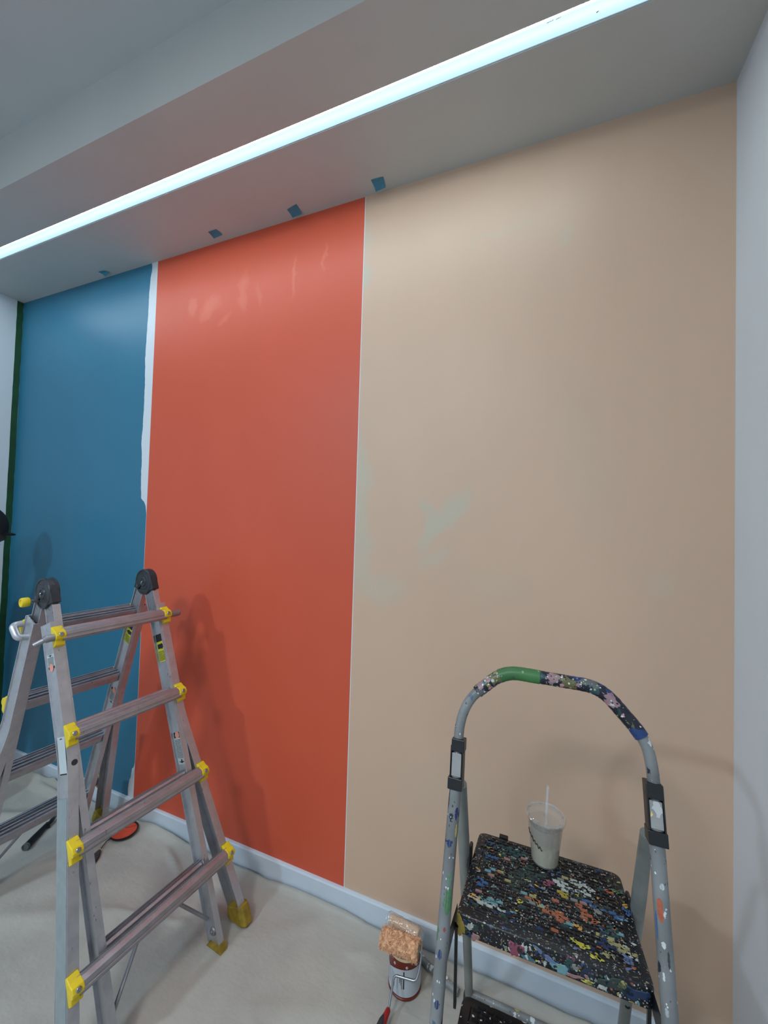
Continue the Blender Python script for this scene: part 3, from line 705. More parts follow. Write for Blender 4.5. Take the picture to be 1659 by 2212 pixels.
    g = G(); g.obox(L2W(-.098, .469, .668), UX, VX, ZX, .011, .006, .004); g.make('step_latch', black, top, bevel=.002)
    tread('middle_step', .44, .05, .282, .176, .166, .04, tread2_m, 0)
    tread('bottom_step', .21, -.05, .17, .183, .178, .04, tread2_m, 0, False)
    # brackets between treads and legs
    for s in (-1, 1):
        for z, v1 in ((.67, .24), (.44, .08), (.21, .0)):
            zz = z-.02; pf = fl(s, zz)
            g = G(); q = fl(s, zz+.015); q2 = fl(s, zz-.04); t1 = L2W(s*(.178), v1, zz+.012); t2 = L2W(s*.178, v1+.012, zz-.022)
            q = q-UX*s*.010; q2 = q2-UX*s*.010
            vs_ = [q, q2, t2, t1]; off = UX*.0
            sh = VX*.008
            g.add([p-sh for p in vs_]+[p+sh for p in vs_], [(0, 1, 2, 3), (7, 6, 5, 4), (0, 4, 5, 1), (1, 5, 6, 2), (2, 6, 7, 3), (3, 7, 4, 0)])
            g.make('front_bracket', black, root, bevel=.003)
        g = G(); c = (rl(s, .665)+L2W(s*.172, .40, .665))/2
        g.obox(rl(s, .655)-UX*s*.0145, UX, (VX*.9+ZX*-.25).normalized(), (ZX*.9+VX*.25).normalized(), .004, .016, .034); g.make('rear_bracket', black, root, bevel=.0035)
        g = G(); g.tube([rl(s, .655), L2W(s*.170, rl(s, .655).y-SY+.002, .648)], .006, 10); g.make('pivot_pin', steel, root)
        g = G(); g.obox(rl(s, .035)+VX*0, UX, VX, ZX, .0005, .0005, .0005)
        # link strap to the lower step
        a = L2W(s*.1765+.0, .232, .630); b = L2W(s*.181, .262, .425)
        dd = (b-a).normalized(); nn = dd.cross(UX).normalized()
        g = G(); g.obox((a+b)/2, UX, nn, dd, .003, .0052, (b-a).length/2); g.make('link_strap', black, root, bevel=.001)
    # hole dots of the rear leg
    g = G(); g.lathe([(0, 0), (.0055, 0), (.0055, .0012), (0, .0012)], rl(1, .335)-VX*.0122, -VX, 16, False); g.make('leg_hole', blacklet, root)
    g = G(); rs = random.Random(21)
    def blob(ku, u, v, a, b, an, z=.6722, vert=None, h=.0005, n=18):
        pts = []; ph = [rs.uniform(0, 6.28) for _ in range(4)]
        for i in range(n):
            t = 2*pi*i/n; r = 1+.22*sin(2*t+ph[0])+.2*sin(3*t+ph[1])+.15*sin(5*t+ph[2])+.1*sin(7*t+ph[3])
            x, y = a*r*cos(t), b*r*sin(t); pts.append((u+x*cos(an)-y*sin(an), v+x*sin(an)+y*cos(an)))
        g.mi = keys.index(ku)
        if vert is None: f3 = lambda p, dz: L2W(p[0], p[1], z+dz)
        else: f3 = lambda p, dz: L2W(p[0], vert-dz, p[1])
        c = (u, v)
        V = [f3(p, -.0004) for p in pts]+[f3((c[0]+(p[0]-c[0])*.8, c[1]+(p[1]-c[1])*.8), h) for p in pts]
        F = [(i, (i+1) % n, n+(i+1) % n, n+i) for i in range(n)]+[tuple(n+i for i in range(n))]
        g.add(V, F)
    for k, su, sv, a_, b_, an in SMEARS:
        for _ in range(int(5+a_*b_*22000)):
            tt, rr_ = rs.uniform(0, 6.283), sqrt(rs.random()); x, y = a_*rr_*cos(tt), b_*rr_*sin(tt); sz = rs.uniform(.0012, .0034)
            blob(k, su+x*cos(an)-y*sin(an), sv+x*sin(an)+y*cos(an), sz*rs.uniform(1, 2.4), sz, an+rs.uniform(-.3, .3), n=10)
    for s_ in FRONT: blob(*s_[:6], vert=.2150)
    for _ in range(120):
        k = rs.choice(['white', 'white', 'grey', 'straw', 'aqua', 'skyblue', 'orange', 'yellow', 'rose', 'amber', 'lilac', 'navy', 'teal', 'green', 'bgreen'])
        sz = rs.uniform(.0008, .0026)*(1.6 if k in ('navy', 'teal', 'green') else 1)
        blob(k, rs.uniform(-.16, .165), rs.uniform(.235, .44), sz*rs.uniform(1, 2.6), sz, rs.uniform(-.5, .5), n=9)
    for _ in range(50):
        k = rs.choice(['white', 'grey', 'straw', 'aqua', 'navy', 'teal', 'green', 'rose', 'yellow'])
        sz = rs.uniform(.0012, .003)*(2 if k in ('navy', 'teal', 'green') else 1)
        blob(k, rs.uniform(-.16, .175), rs.uniform(.636, .660), sz*rs.uniform(.8, 1.4), sz*rs.uniform(1, 2.2), rs.uniform(-.4, .4), vert=.2150, n=9)
    o = mk('paint_splatter', g.v, g.f, list(mats.values()), root, g.m, False); tag(o, 'dried multicoloured paint splatters', kind='stuff')
    return root
# smears on the top step: colour, u, v, half length, half width, angle
SMEARS = [('white', .075, .385, .030, .016, .1), ('green', -.045, .36, .045, .022, .9), ('teal', -.085, .425, .035, .012, .1), ('skyblue', -.135, .385, .03, .006, .1), ('skyblue', -.12, .43, .022, .004, 0),
          ('aqua', -.12, .27, .016, .006, .1), ('aqua', -.10, .275, .010, .005, .2), ('amber', -.148, .268, .008, .005, 0), ('skyblue', -.135, .31, .010, .010, .8), ('orange', .01, .30, .045, .004, -.25),
          ('orange', .022, .292, .028, .006, -.2), ('orange', .075, .325, .008, .016, .5), ('orange', .088, .307, .014, .006, .4), ('amber', .062, .282, .007, .004, 0), ('skyblue', .12, .345, .045, .004, -.15),
          ('grey', .1, .335, .016, .008, -.6), ('bgreen', .15, .405, .010, .006, 0), ('orange', .135, .40, .008, .006, .2), ('skyblue', .165, .36, .010, .010, 1), ('amber', .163, .372, .004, .006, 0),
          ('teal', .125, .30, .016, .009, .4), ('straw', .13, .275, .03, .006, -.3), ('straw', .15, .268, .02, .004, -.2), ('yellow', .072, .245, .024, .004, -.25), ('yellow', .092, .232, .012, .003, -.2),
          ('straw', .115, .245, .012, .008, -.4), ('lilac', .145, .247, .004, .018, .1), ('white', .147, .262, .006, .004, 0), ('white', -.10, .258, .05, .003, -.12), ('white', -.14, .262, .02, .003, -.1),
          ('navy', .11, .27, .010, .016, .3), ('pink', .005, .365, .006, .007, 0), ('ochre', .04, .352, .008, .006, 0), ('white', .035, .375, .012, .010, .2), ('grey', -.03, .30, .010, .006, 0), ('straw', -.02, .31, .012, .004, -1), ('yellow', -.05, .29, .004, .007, .3), ('green', .08, .36, .04, .01, -.3)]
FRONT = [('pink', -.055, .645, .012, .016, 0), ('aqua', .028, .642, .013, .012, .3), ('ochre', -.165, .648, .010, .018, 0), ('rose', -.135, .636, .008, .008, 0), ('white', -.142, .655, .003, .008, 0),
         ('yellow', .075, .637, .012, .003, 0), ('white', .1, .64, .008, .006, 0), ('green', .12, .652, .03, .010, 0), ('grey', .05, .655, .008, .005, .4), ('rose', .05, .638, .014, .004, .2), ('navy', .15, .65, .02, .012, 0), ('straw', .13, .656, .010, .006, 0), ('lilac', 0, .654, .02, .006, -.4)]
stepladder()
cloth()
# ------------------------------------------------------------------ iced coffee cup on the top step
cx, cy, cz = .018, 1.075, .6736
cup_m = clear_plastic('clear_cup_plastic', (.98, .98, .98), .10, .12, (.75, .74, .70)); lid_m = clear_plastic('clear_lid_plastic', (.98, .98, .98), .32, .14, (.85, .85, .85), .05, .3)
t = thing('plastic_cup', (cx, cy, cz), 'clear plastic cup of milky iced coffee with lid and straw on the splattered step', 'cup')
G().lathe([(0, .001), (.029, .0), (.031, .002), (.0325, .02), (.0405, .095), (.042, .104), (.0435, .105), (.0435, .107), (.0412, .107), (.0398, .095), (.0318, .02), (.0300, .0035), (0, .0035)], (cx, cy, cz), n=48, cap=False).make('cup_body', cup_m, t, smooth=True)
def drink():
    t_ = NT('milky_coffee'); z = t_.sep(t_.coord())[2]
    c = t_.mix(t_.noise(t_.coord(), 60, 3), s2l((205, 196, 172)), s2l((190, 182, 158)))
    t_.col(c); t_.rough(.25); t_.b.inputs['Subsurface Weight'].default_value = 0; return t_.m
G().lathe([(0, .004), (.0298, .004), (.0316, .021), (.0342, .046), (0, .046)], (cx, cy, cz), n=48, cap=False).make('drink', drink(), t, smooth=True)
foam = clear_plastic('coffee_film', (.97, .95, .92), .05, .40, (.62, .57, .48), .3)
G().lathe([(.0343, .0465), (.0388, .090)], (cx, cy, cz), n=48, cap=False).make('coffee_film', foam, t, smooth=True)
rc = random.Random(4); ice_m = clear_plastic('ice', (.95, .93, .9), .12, .4, (.5, .44, .36), .1)
for k in range(7):
    a = k*.9; r = .019 if k else 0; g = G(); R = Matrix.Rotation(rc.uniform(0, 3), 3, 'Z') @ Matrix.Rotation(rc.uniform(0, 3), 3, 'X')
    g.obox((cx+r*cos(a), cy+r*sin(a), cz+.050+rc.uniform(0, .008)), R @ Vector((1, 0, 0)), R @ Vector((0, 1, 0)), R @ Vector((0, 0, 1)), .0085, .0085, .0075)
    g.make('ice_cube', ice_m, t, bevel=.002)
lid = G().lathe([(.0445, .098), (.0455, .106), (.0470, .1075), (.0470, .1105), (.0448, .1125), (.0425, .1115), (.0415, .1085), (.039, .1085), (.038, .1095), (.008, .1095), (.0045, .108)], (cx, cy, cz), n=48, cap=False).make('lid', lid_m, t, smooth=True)
for k in range(8):
    a = k*pi/4+.3; G().obox((cx+.0405*cos(a), cy+.0405*sin(a), cz+.1100), Vector((cos(a), sin(a), 0)), Vector((-sin(a), cos(a), 0)), Vector((0, 0, 1)), .0022, .004, .0016).make('lid_button', lid_m, lid, bevel=.0012)
G().tube([(cx-.006, cy-.004, cz+.012), (cx+.002, cy+.0, cz+.11), (cx+.0048, cy+.002, cz+.178)], .0033, 12, False).make('straw', clear_plastic('straw_plastic', (.97, .97, .98), .1, .22, (.85, .87, .87), .2), t, smooth=True)
# brown handwriting on the cup wall
pts = []
for i in range(62):
    a = radians(196+i*1.05); r = .0384; hh = .072-i*.00042+.0036*sin(i*.62)*(1.4 if i % 23 < 7 else .8)
    rr = .0325+(.0405-.0325)*(hh-.02)/.075+.0006
    pts.append((cx+rr*cos(a), cy+rr*sin(a), cz+hh))
G().tube(pts, .00085, 5).make('handwriting', mat('brown_marker', (64, 44, 30), .6), t)
# ------------------------------------------------------------------ paint can
kx, ky = -.39, 1.262; KR = .053
KZ = .005
t = thing('paint_can', (kx, ky, KZ), 'small dark red paint can with white label standing on the drop cloth by the baseboard', 'paint can')
red = mat('dark_red_can_paint', (112, 34, 22), .35, .1, .12, 40); cream = mat('cream_dried_paint', (208, 186, 150), .5, 0, .08, 80)
G().lathe([(0, 0), (KR-.001, 0), (KR, .002), (KR, .005), (KR-.002, .007), (KR-.002, .113), (KR, .115), (KR, .118)], (kx, ky, KZ), n=56, cap=False).make('can_body', red, t, smooth=True)
G().lathe([(KR-.0015, .009), (KR-.0012, .009), (KR-.0012, .096), (KR-.0015, .096)], (kx, ky, KZ), n=56, cap=False)
# label : white wrap with an arched red top
g = G(); n = 72; V = []; F = []
for i in range(n+1):
    a = radians(-190+380*i/n*.94); top = .094-.026*math.exp(-((i/n-.5)/.12)**2)*0-.022*(1-abs(cos(a+.9)))**1.5
    for hh in (.011, top): V.append((kx+(KR-.0012)*cos(a), ky+(KR-.0012)*sin(a), KZ+hh))
for i in range(n): F.append((2*i, 2*i+2, 2*i+3, 2*i+1))
g.add(V, F); lb = g.make('label', mat('white_label', (186, 192, 198), .45, 0, .03, 30), t, smooth=True)
g = G(); rk = random.Random(8); RR = KR-.0008
def arcbox(g, a0, a1, h0, h1):
    g.add([(kx+RR*cos(a0), ky+RR*sin(a0), KZ+h0), (kx+RR*cos(a1), ky+RR*sin(a1), KZ+h0), (kx+RR*cos(a1), ky+RR*sin(a1), KZ+h1), (kx+RR*cos(a0), ky+RR*sin(a0), KZ+h1)], [(0, 1, 2, 3)])
arcbox(g, radians(-78), radians(-74), .036, .088)
for col, (a, h0, h1) in enumerate(((-84, .036, .075), (-88, .046, .073), (-92, .052, .068), (-100, .03, .06), (-112, .03, .070), (-118, .03, .07), (-124, .03, .074), (-132, .03, .07), (-140, .03, .07), (-152, .02, .06), (-157, .02, .065))):
    h = h0
    while h < h1:
        l = rk.uniform(.001, .003); arcbox(g, radians(a), radians(a+(2.2 if col < 3 else 1.2)), h, h+l); h += l+.0009
tag(g.make('lettering', blacklet, lb), kind='stuff')
G().lathe([(KR, .117), (KR+.0015, .119), (KR+.0015, .1225), (KR-.002, .124), (KR-.005, .1225), (KR-.006, .117)], (kx, ky, KZ), n=56, cap=False).make('rim', cream, t, smooth=True)
G().lathe([(KR-.006, .1215), (KR-.0075, .1225), (KR-.009, .1205), (KR-.010, .1165), (KR-.0115, .1165), (KR-.013, .1205), (KR-.0145, .1205), (KR-.016, .117), (KR-.017, .112), (KR-.017, .070)], (kx, ky, KZ), n=56, cap=False).make('lid_groove', steel, t, smooth=True)
G().lathe([(0, .0705), (KR-.0165, .0705)], (kx, ky, KZ), n=40, cap=False).make('paint_surface', mat('wet_dark_paint', (60, 40, 26), .2), t)
for a in (-112, -66, -28):
    G().lathe([(0, 0), (.0042, 0), (.0035, .0012), (0, .0016)], (kx+(KR-.002)*cos(radians(a)), ky+(KR-.002)*sin(radians(a)), KZ+.100), Vector((cos(radians(a)), sin(radians(a)), 0)), 14, False).make('can_dot', mat('pale_dots', (190, 170, 165), .4), t)
# ------------------------------------------------------------------ paint roller lying across the can
from mathutils import noise as mn
def fuzzy(name, A, B, R, m, parent, lump, tufts, seed):
    A, B = Vector(A), Vector(B); ax = (B-A); Lh = ax.length; ax.normalize(); a = ax.orthogonal().normalized(); b = ax.cross(a)
    nr, ns = 70, 64; V = []; F = []
    for i in range(nr+1):
        t_ = i/nr; e = min(1, min(t_, 1-t_)*Lh/.010); rr = R*(.80+.20*sqrt(e))
        for k in range(ns):
            an = 2*pi*k/ns; p = A+ax*(t_*Lh)+(a*cos(an)+b*sin(an))*rr
            dsp = lump*(mn.noise(p*95+Vector((seed, 0, 0)))+.6*mn.noise(p*210)+.35*mn.noise(p*420)); p += (a*cos(an)+b*sin(an))*dsp; V.append(p)
    for i in range(nr):
        for k in range(ns): F.append((i*ns+k, i*ns+(k+1) % ns, (i+1)*ns+(k+1) % ns, (i+1)*ns+k))
    F += [tuple(range(ns))[::-1], tuple(nr*ns+k for k in range(ns))]
    g = G(); g.add(V, F); o = g.make(name, m, parent, smooth=False)
    g = G(); rz = random.Random(seed)
    for _ in range(tufts):
        t_ = rz.uniform(.01, .99); an = rz.uniform(0, 2*pi); rad = (a*cos(an)+b*sin(an)); p = A+ax*(t_*Lh)+rad*(R*.97)
        dr = (rad+Vector((rz.uniform(-1, 1), rz.uniform(-1, 1), rz.uniform(-1, 1)))*.8).normalized(); l = rz.uniform(.003, .0065)
        s1 = dr.orthogonal().normalized()*.0011; s2 = dr.cross(s1).normalized()*.0011; dr2 = (dr+Vector((rz.uniform(-1, 1), rz.uniform(-1, 1), rz.uniform(-1, 1)))*.9)*l
        g.add([p+s1, p-s1*.5+s2, p-s1*.5-s2, p+dr*l*.6+s1*.7, p+dr*l*.6-s1*.4+s2*.7, p+dr*l*.6-s1*.4-s2*.7, p+dr2], [(0, 1, 4, 3), (1, 2, 5, 4), (2, 0, 3, 5), (3, 4, 6), (4, 5, 6), (5, 3, 6)])
    if tufts: tag(g.make('nap', m, o), kind='stuff')
    return o
nap = mat('peach_soaked_nap', (238, 186, 146), .75, 0, .22, 130, .5, 300)
RZ = .1272+KZ+.0335
t = thing('paint_roller', (-.395, 1.222, .12), 'paint roller with a shaggy peach cover lying on top of the red can', 'paint roller')
ra, rb = Vector((-.458, 1.216, RZ-.002)), Vector((-.335, 1.222, RZ-.001))
fuzzy('roller_cover', ra, rb, .0245, nap, t, .0055, 3400, 3)
G().tube([rb+Vector((-.002, 0, 0)), rb+Vector((.004, 0, 0))], .014, 18).make('end_cap', mat('grey_cap', (120, 110, 100), .5), t, smooth=True)
FRP = [rb+Vector((.002, .0, 0)), rb+Vector((.010, .0, -.002)), Vector((-.326, 1.203, .128)), Vector((-.332, 1.190, .108)), Vector((-.401, 1.188, .098)), Vector((-.4025, 1.172, .066)), Vector((-.403, 1.150, .035))]
G().tube(smooth_path(FRP, .010, 6), .0034, 12).make('wire_frame', steel, t, smooth=True, angle=60)
h0, h1 = Vector((-.403, 1.152, .037)), Vector((-.4225, 1.035, .018))
ax = (h1-h0).normalized()
hm = splatter('red_handle', (160, 30, 30), [], .35); 
G().tube([h0, h0+ax*.004, h0+ax*.016, h0+ax*.03, h0+ax*.07, h0+ax*.11, h0+ax*.118], [.005, .0075, .0085, .0105, .0118, .0110, .007], 20).make('handle', mat('red_handle_plastic', (158, 30, 32), .35), t, smooth=True, angle=60)
side = Vector((-1, 0, .5)).normalized()
G().tube([h0+ax*.022+side*.0025+Vector((0,0,.002)), h0+ax*.035+side*.0025+Vector((0,0,.002)), h0+ax*.07+side*.0030+Vector((0,0,.002)), h0+ax*.106+side*.0025+Vector((0,0,.002))], [.006, .0098, .0108, .008], 20).make('handle_pad', mat('charcoal_rubber', (44, 46, 52), .6, bump=.2), t, smooth=True, angle=60)
# second cover, wrapped in clear plastic, behind it
t = thing('wrapped_roller_cover', (-.40, 1.268, .15), 'peach roller cover wrapped in crinkled clear plastic, behind the shaggy roller on the can', 'roller cover')
ca, cb = Vector((-.456, 1.289, .154)), Vector((-.352, 1.281, .153))
fuzzy('cover', ca, cb, .0165, mat('pale_peach_nap', (226, 186, 148), .7, 0, .12, 90, .4, 300), t, .0015, 0, 8)
ax = (cb-ca).normalized(); a_ = ax.orthogonal().normalized(); b_ = ax.cross(a_); V = []; F = []; nr, ns = 34, 40
for i in range(nr+1):
    u = i/nr; p0 = (ca-ax*.010).lerp(cb+ax*.016, u); rr = .020*(1-.45*max(0, (u-.85)/.15))*(1 if u > .05 else .8)
    for k in range(ns):
        an = 2*pi*k/ns; q = (a_*cos(an)+b_*sin(an)); p = p0+q*(rr+.003*mn.noise(p0*60+q*2.5)+.0016*mn.noise(p0*170+q*5)); V.append(p)
for i in range(nr):
    for k in range(ns): F.append((i*ns+k, i*ns+(k+1) % ns, (i+1)*ns+(k+1) % ns, (i+1)*ns+k))
G().add(V, F).make('plastic_wrap', clear_plastic('crinkled_wrap', (.96, .96, .97), .22, .10, (.75, .78, .8), .12, .8), t, smooth=True, angle=180)
# ------------------------------------------------------------------ small floor things
def polyprism(g, poly, z0, z1):
    n = len(poly); g.add([(x, y, z0) for x, y in poly]+[(x, y, z1) for x, y in poly], [tuple(range(n))[::-1], tuple(range(n, 2*n))]+[(i, (i+1) % n, n+(i+1) % n, n+i) for i in range(n)])
# painted grey bar behind the can
A, B = Vector((-.415, 1.366, .0165)), Vector((-.222, 1.292, .0175)); ax = (B-A).normalized(); sd = Vector((-ax.y, ax.x, 0))
t = thing('metal_bar', (A+B)/2, 'paint-stained grey metal bar with bolt holes lying on the cloth between can and step ladder', 'bar')
def bar_frames(w): return None
pts = [A+sd*-.0, A.lerp(B, .35)+sd*-.004, A.lerp(B, .6)+sd*-.004, B]
G().tube(smooth_path(pts, .05, 5), .0105, 16).make('bar_body', enamel, t, smooth=True, angle=50)
G().lathe([(0, -.004), (.006, -.003), (.0105, 0), (.0108, -.004)], B, ax, 18, False).make('end_cap', mat('end_cap_grey', (120, 122, 118), .5), t, smooth=True)
g = G(); g.lathe([(0, 0), (.005, 0), (.0045, .002), (0, .0025)], B-ax*.045+Vector((0, -.0, .0095)), Vector((0, -.4, 1)), 12, False); g.make('bolt', mat('white_bolt', (222, 222, 215), .3), t, smooth=True)
g = G(); g.lathe([(0, 0), (.005, 0), (.0045, .0015), (0, .0015)], B-ax*.058+Vector((0, -.0, .0097)), Vector((0, -.4, 1)), 12, False); g.make('bolt_hole', blacklet, t)
# orange lid with black rim
dc = Vector((-1.79, 1.305, .010)); t = thing('paint_dish', dc, 'shallow round dish of orange paint with a black rim on the cloth behind the ladder', 'dish')
G().lathe([(0, 0), (.050, 0), (.056, .003), (.058, .010), (.053, .010), (.050, .0045), (0, .004)], dc, n=44, cap=False).make('dish', blacklet, t, smooth=True)
G().lathe([(0, .0055), (.0505, .0058), (.0515, .0075)], dc, n=44, cap=False).make('orange_paint', mat('orange_wet_paint', (222, 84, 52), .35, 0, .1, 60), t, smooth=True)
rdg = mat('dried_orange_ridge', (170, 44, 26), .5)
G().tube(smooth_path([dc+Vector((-.046, -.012, .0065)), dc+Vector((-.01, .014, .0065)), dc+Vector((.02, .045, .0065))], .02), .0014, 6).make('paint_ridge', rdg, t)
G().tube([dc+Vector((-.03, .035, .0065)), dc+Vector((-.005, .05, .0065))], .0014, 6).make('paint_ridge', rdg, t)
# dark spatula-like brush with thin handle
bc = Vector((-1.78, 1.16, .006)); t = thing('putty_brush', bc, 'small dark oval brush with a thin handle lying on the cloth under the ladder', 'brush')
g = G(); n = 20; ax = Vector((.12, -1, 0)).normalized()
import itertools
pA = Vector((-1.787, 1.195, .010)); pB = Vector((-1.742, 1.115, .008))
ax = (pB-pA).normalized(); sd = Vector((-ax.y, ax.x, 0)); poly = []
for i in range(n):
    a_ = 2*pi*i/n; q = (pA+pB)/2+ax*(.046*cos(a_))+sd*(.016*sin(a_)*(1+.25*cos(a_))); poly.append((q.x, q.y))
polyprism(g, poly, .005, .016); g.make('brush_head', mat('dark_bristle', (58, 54, 56), .8, 0, .3, 160, .4), t, bevel=.003)
G().tube([pA-ax*.008+Vector((0, 0, .002)), pA-ax*.05+sd*.002, pA-ax*.062+sd*.010, pA-ax*.1+sd*.022], [.0022, .0018, .003, .0045], 8).make('brush_handle', mat('dark_brown_handle', (60, 42, 36), .5), t, smooth=True)
# black tube on the floor at far left
a0, a1 = Vector((-2.085, 1.066, .018)), Vector((-2.150, 1.180, .016))
t = thing('black_pipe', (a0+a1)/2, 'short black tube with a ringed open end lying on the cloth behind the ladder', 'pipe')
ax = (a0-a1).normalized()
G().tube([a1, a1.lerp(a0, .5), a0-ax*.012], [.0095, .0125, .0135], 18).make('tube_body', blacklet, t, smooth=True, angle=60)
G().lathe([(.0135, -.012), (.0148, -.010), (.0148, 0), (.0115, 0), (.0110, -.004), (0, -.004)], a0, ax, 20, False).make('end_ring', mat('grey_ring', (92, 100, 98), .5), t, smooth=True)
G().tube([a1+Vector((.0, 0, .002)), a1+Vector((.004, .012, .004)), a1+Vector((-.004, .024, .004)), a1+Vector((-.022, .05, .002))], [.011, .008, .0095, .005], 12).make('grip_end', black, t, smooth=True)
G().obox(a1+Vector((.014, .002, -.004)), Vector((.6, .8, 0)), Vector((-.8, .6, 0)), Vector((0, 0, 1)), .006, .004, .004).make('side_tab', black, t, bevel=.001)
b0, b1 = Vector((-2.27, .93, .012)), Vector((-2.215, 1.085, .012))
tag(G().tube([b0, b0.lerp(b1, .5), b1], .008, 12).make('black_rod', blacklet, None, smooth=True), 'thin black rod at the left edge of the cloth, beyond the ladder feet', 'rod')
# ------------------------------------------------------------------ person at the far left (only the cap brim and cheek enter the frame)
def skinned(name, verts, edges, radii, m, parent, rootv=0, sub=2):
    me = bpy.data.meshes.new(name); off = root_of(parent).location
    me.from_pydata([tuple(Vector(v)-off) for v in verts], edges, []); me.materials.append(m)
    o = bpy.data.objects.new(name, me); C.objects.link(o); o.parent = parent
    o.modifiers.new('skin', 'SKIN'); sv = me.skin_vertices[0].data
    for i, r in enumerate(radii): sv[i].radius = (r if isinstance(r, tuple) else (r, r))
    for i, d_ in enumerate(sv): d_.use_root = (i == rootv)
    o.modifiers[0].use_smooth_shade = True
    sb = o.modifiers.new('sub', 'SUBSURF'); sb.levels = sub; sb.render_levels = sub
    return o
def person():
    PX_, PY_ = -2.66, .978
    t = thing('person', (PX_, PY_, 0), 'person in a black cap standing at the teal wall, cap brim at the left edge', 'person')
    skin = mat('brown_skin', (98, 66, 48), .55, 0, .1, 30); blk = mat('black_cloth', (22, 22, 25), .85, 0, .2, 60, .2); jean = mat('dark_denim', (38, 44, 58), .85, 0, .2, 60, .2)
    def W_(x, y, z): return Vector((PX_+x, PY_+y, z))
    hc = W_(0, .120, 1.390)
    V = [W_(0, -.02, .80), W_(0, -.01, .93), W_(0, .0, 1.07), W_(0, .02, 1.18), W_(0, .045, 1.245), W_(0, .08, 1.31), hc]
    E = [(0, 1), (1, 2), (2, 3), (3, 4), (4, 5), (5, 6)]; Rr = [(.10, .075), (.095, .07), (.115, .08), (.10, .07), (.055, .055), (.050, .052), (.06, .07)]
    def limb(start, pts, rs):
        i = start
        for p, r in zip(pts, rs): V.append(p); Rr.append(r); E.append((i, len(V)-1)); i = len(V)-1
        return i
    for s in (-1, 1):
        limb(0, [W_(s*.085, -.02, .74), W_(s*.09, .0, .42), W_(s*.095, -.03, .09), W_(s*.095, -.01, .045), W_(s*.10, .11, .03)], [.078, .052, .036, .038, .030])
        limb(3, [W_(s*.165, .02, 1.165), W_(s*.20, -.05, .92), W_(s*.20, -.02, .70)], [.048, .036, .026])
    skinned('body', V, E, Rr, skin, t)
    # hands
    for s in (-1, 1):
        w = W_(s*.20, -.02, .70); dr = Vector((-s*.08, .12, -1)).normalized(); sd = Vector((0, 1, .12)).normalized()*-1; 
        V = [w, w+dr*.04, w+dr*.075]; E = [(0, 1), (1, 2)]; R2 = [.024, .030, .028]
        for k, ln in enumerate((.068, .078, .072, .056)):
            b = w+dr*.078+sd*(-.027+.018*k); n0 = len(V); V += [b, b+dr*ln*.5, b+dr*ln*.8+Vector((-s*.012, 0, -.008)), b+dr*ln*.92+Vector((-s*.025, -.004, -.016))]
            R2 += [.0088, .0082, .0076, .0068]; E += [(2, n0), (n0, n0+1), (n0+1, n0+2), (n0+2, n0+3)]
        b = w+dr*.03-sd*.026; n0 = len(V); V += [b, b+dr*.025-sd*.02, b+dr*.05-sd*.026]; R2 += [.012, .010, .008]; E += [(1, n0), (n0, n0+1), (n0+1, n0+2)]
        skinned('hand', V, E, R2, skin, t, 0, 1)
    # head
    V = []; F = []; nr, ns = 28, 32
    tilt = Matrix.Rotation(radians(-14), 3, 'X')
    for i in range(nr+1):
        ph = pi*i/nr
        for k in range(ns):
            an = 2*pi*k/ns; x, y, z = sin(ph)*cos(an), sin(ph)*sin(an), cos(ph)
            px, py, pz = x*.074, y*.094, z*.112
            if z < 0: px *= 1-.32*(-z)**1.3; py = py*(1-.22*(-z))+(.012*-z if y > 0 else .018*-z)
            if y > 0:
                py += .020*math.exp(-((x/.16)**2+((z+.16)/.16)**2))          # nose
                py += .006*math.exp(-((x/.35)**2+((z+.50)/.07)**2))          # lips
                py -= .007*(math.exp(-(((x-.38)/.16)**2+((z-.02)/.12)**2))+math.exp(-(((x+.38)/.16)**2+((z-.02)/.12)**2)))
                py += .008*math.exp(-((x/.3)**2+((z+.85)/.15)**2))
            V.append(hc+tilt @ Vector((px, py, pz)))
    for i in range(nr):
        for k in range(ns): F.append((i*ns+k, i*ns+(k+1) % ns, (i+1)*ns+(k+1) % ns, (i+1)*ns+k))
    hd = G().add(V, F).make('head', skin, t, smooth=True, angle=180)
    for s in (-1, 1):
        G().lathe([(0, -.006), (.012, -.004), (.018, .003), (.014, .008), (.006, .005), (0, .005)], hc+tilt @ Vector((s*.072, -.004, -.012)), Vector((s, -.3, 0)), 14, False).make('ear', skin, hd, smooth=True)
        G().lathe([(0, -.008), (.007, -.005), (.0095, 0), (.007, .005), (0, .008)], hc+tilt @ Vector((s*.029, .077, .004)), Vector((0, 1, 0)), 14, False).make('eye', mat('eye_white', (190, 188, 184), .3), hd, smooth=True)
        G().lathe([(0, 0), (.0045, 0), (.003, .0012), (0, .0015)], hc+tilt @ Vector((s*.029, .0855, .004)), Vector((0, 1, 0)), 12, False).make('iris', blacklet, hd, smooth=True)
    G().tube([hc+tilt @ Vector((x, .088-.35*x*x/.03, -.055)) for x in (-.022, -.011, 0, .011, .022)], [.002, .0034, .0038, .0034, .002], 8).make('mouth', mat('lips', (96, 52, 46), .5), hd, smooth=True)
    # cap
    V = []; F = []; nr = 12
    for i in range(nr+1):
        ph = (pi/2)*1.08*i/nr
        for k in range(ns):
            an = 2*pi*k/ns; V.append(hc+tilt @ Vector((sin(ph)*cos(an)*.082, sin(ph)*sin(an)*.102, cos(ph)*.118+.012)))
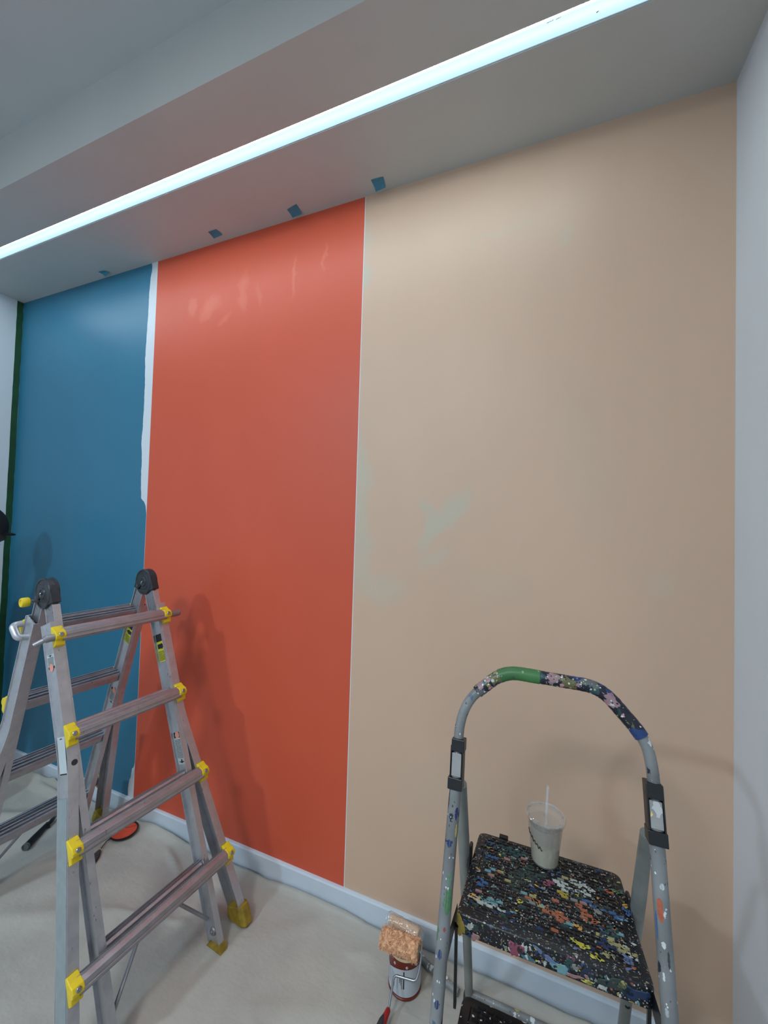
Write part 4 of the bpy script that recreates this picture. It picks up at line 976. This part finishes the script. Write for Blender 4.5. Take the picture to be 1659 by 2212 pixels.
    for i in range(nr):
        for k in range(ns): F.append((i*ns+k, i*ns+(k+1) % ns, (i+1)*ns+(k+1) % ns, (i+1)*ns+k))
    cap = G().add(V, F).make('cap', blk, t, smooth=True, angle=180)
    V = []; m_ = 14
    for lay in (0, -.007):
        for i in range(m_+1):
            u = -1+2*i/m_
            for j, r in enumerate((0, .5, 1)):
                x = u*.072*(1-.10*r); y = .098*sqrt(max(0, 1-(u*.86)**2))+r*.042*sqrt(max(0, 1-u*u*.96)); V.append(hc+tilt @ Vector((x, y, .020-.004*r-.018*u*u+lay)))
    F = []; N = (m_+1)*3
    for i in range(m_):
        for j in range(2):
            a_ = i*3+j; F += [(a_, a_+1, a_+4, a_+3), (N+a_, N+a_+3, N+a_+4, N+a_+1)]
        F.append((i*3+2, N+i*3+2, N+i*3+5, i*3+5))
    G().add(V, F).make('brim', blk, cap, smooth=True, angle=60)
    # shirt, trousers, shoes
    V = [W_(0, -.02, .76), W_(0, -.01, .94), W_(0, .0, 1.08), W_(0, .018, 1.17), W_(0, .035, 1.225)]; E = [(0, 1), (1, 2), (2, 3), (3, 4)]; R3 = [(.165, .13), (.15, .118), (.15, .11), (.13, .095), (.066, .062)]
    for s in (-1, 1):
        n0 = len(V); V += [W_(s*.17, .018, 1.16), W_(s*.19, -.01, 1.03)]; R3 += [.062, .056]; E += [(3, n0), (n0, n0+1)]
    skinned('shirt', V, E, R3, blk, t)
    V = [W_(0, -.02, .90), W_(0, -.02, .80)]; E = [(0, 1)]; R3 = [(.14, .112), (.145, .115)]
    for s in (-1, 1):
        n0 = len(V); V += [W_(s*.088, -.018, .70), W_(s*.092, .002, .42), W_(s*.096, -.028, .10)]; R3 += [.088, .066, .056]; E += [(1, n0), (n0, n0+1), (n0+1, n0+2)]
    skinned('trousers', V, E, R3, jean, t)
    for s in (-1, 1):
        V = [W_(s*.097, -.055, .055), W_(s*.099, .02, .055), W_(s*.102, .10, .048), W_(s*.103, .15, .038)]
        skinned('shoe', V, [(0, 1), (1, 2), (2, 3)], [.040, .042, .036, .026], blk, t)
person()
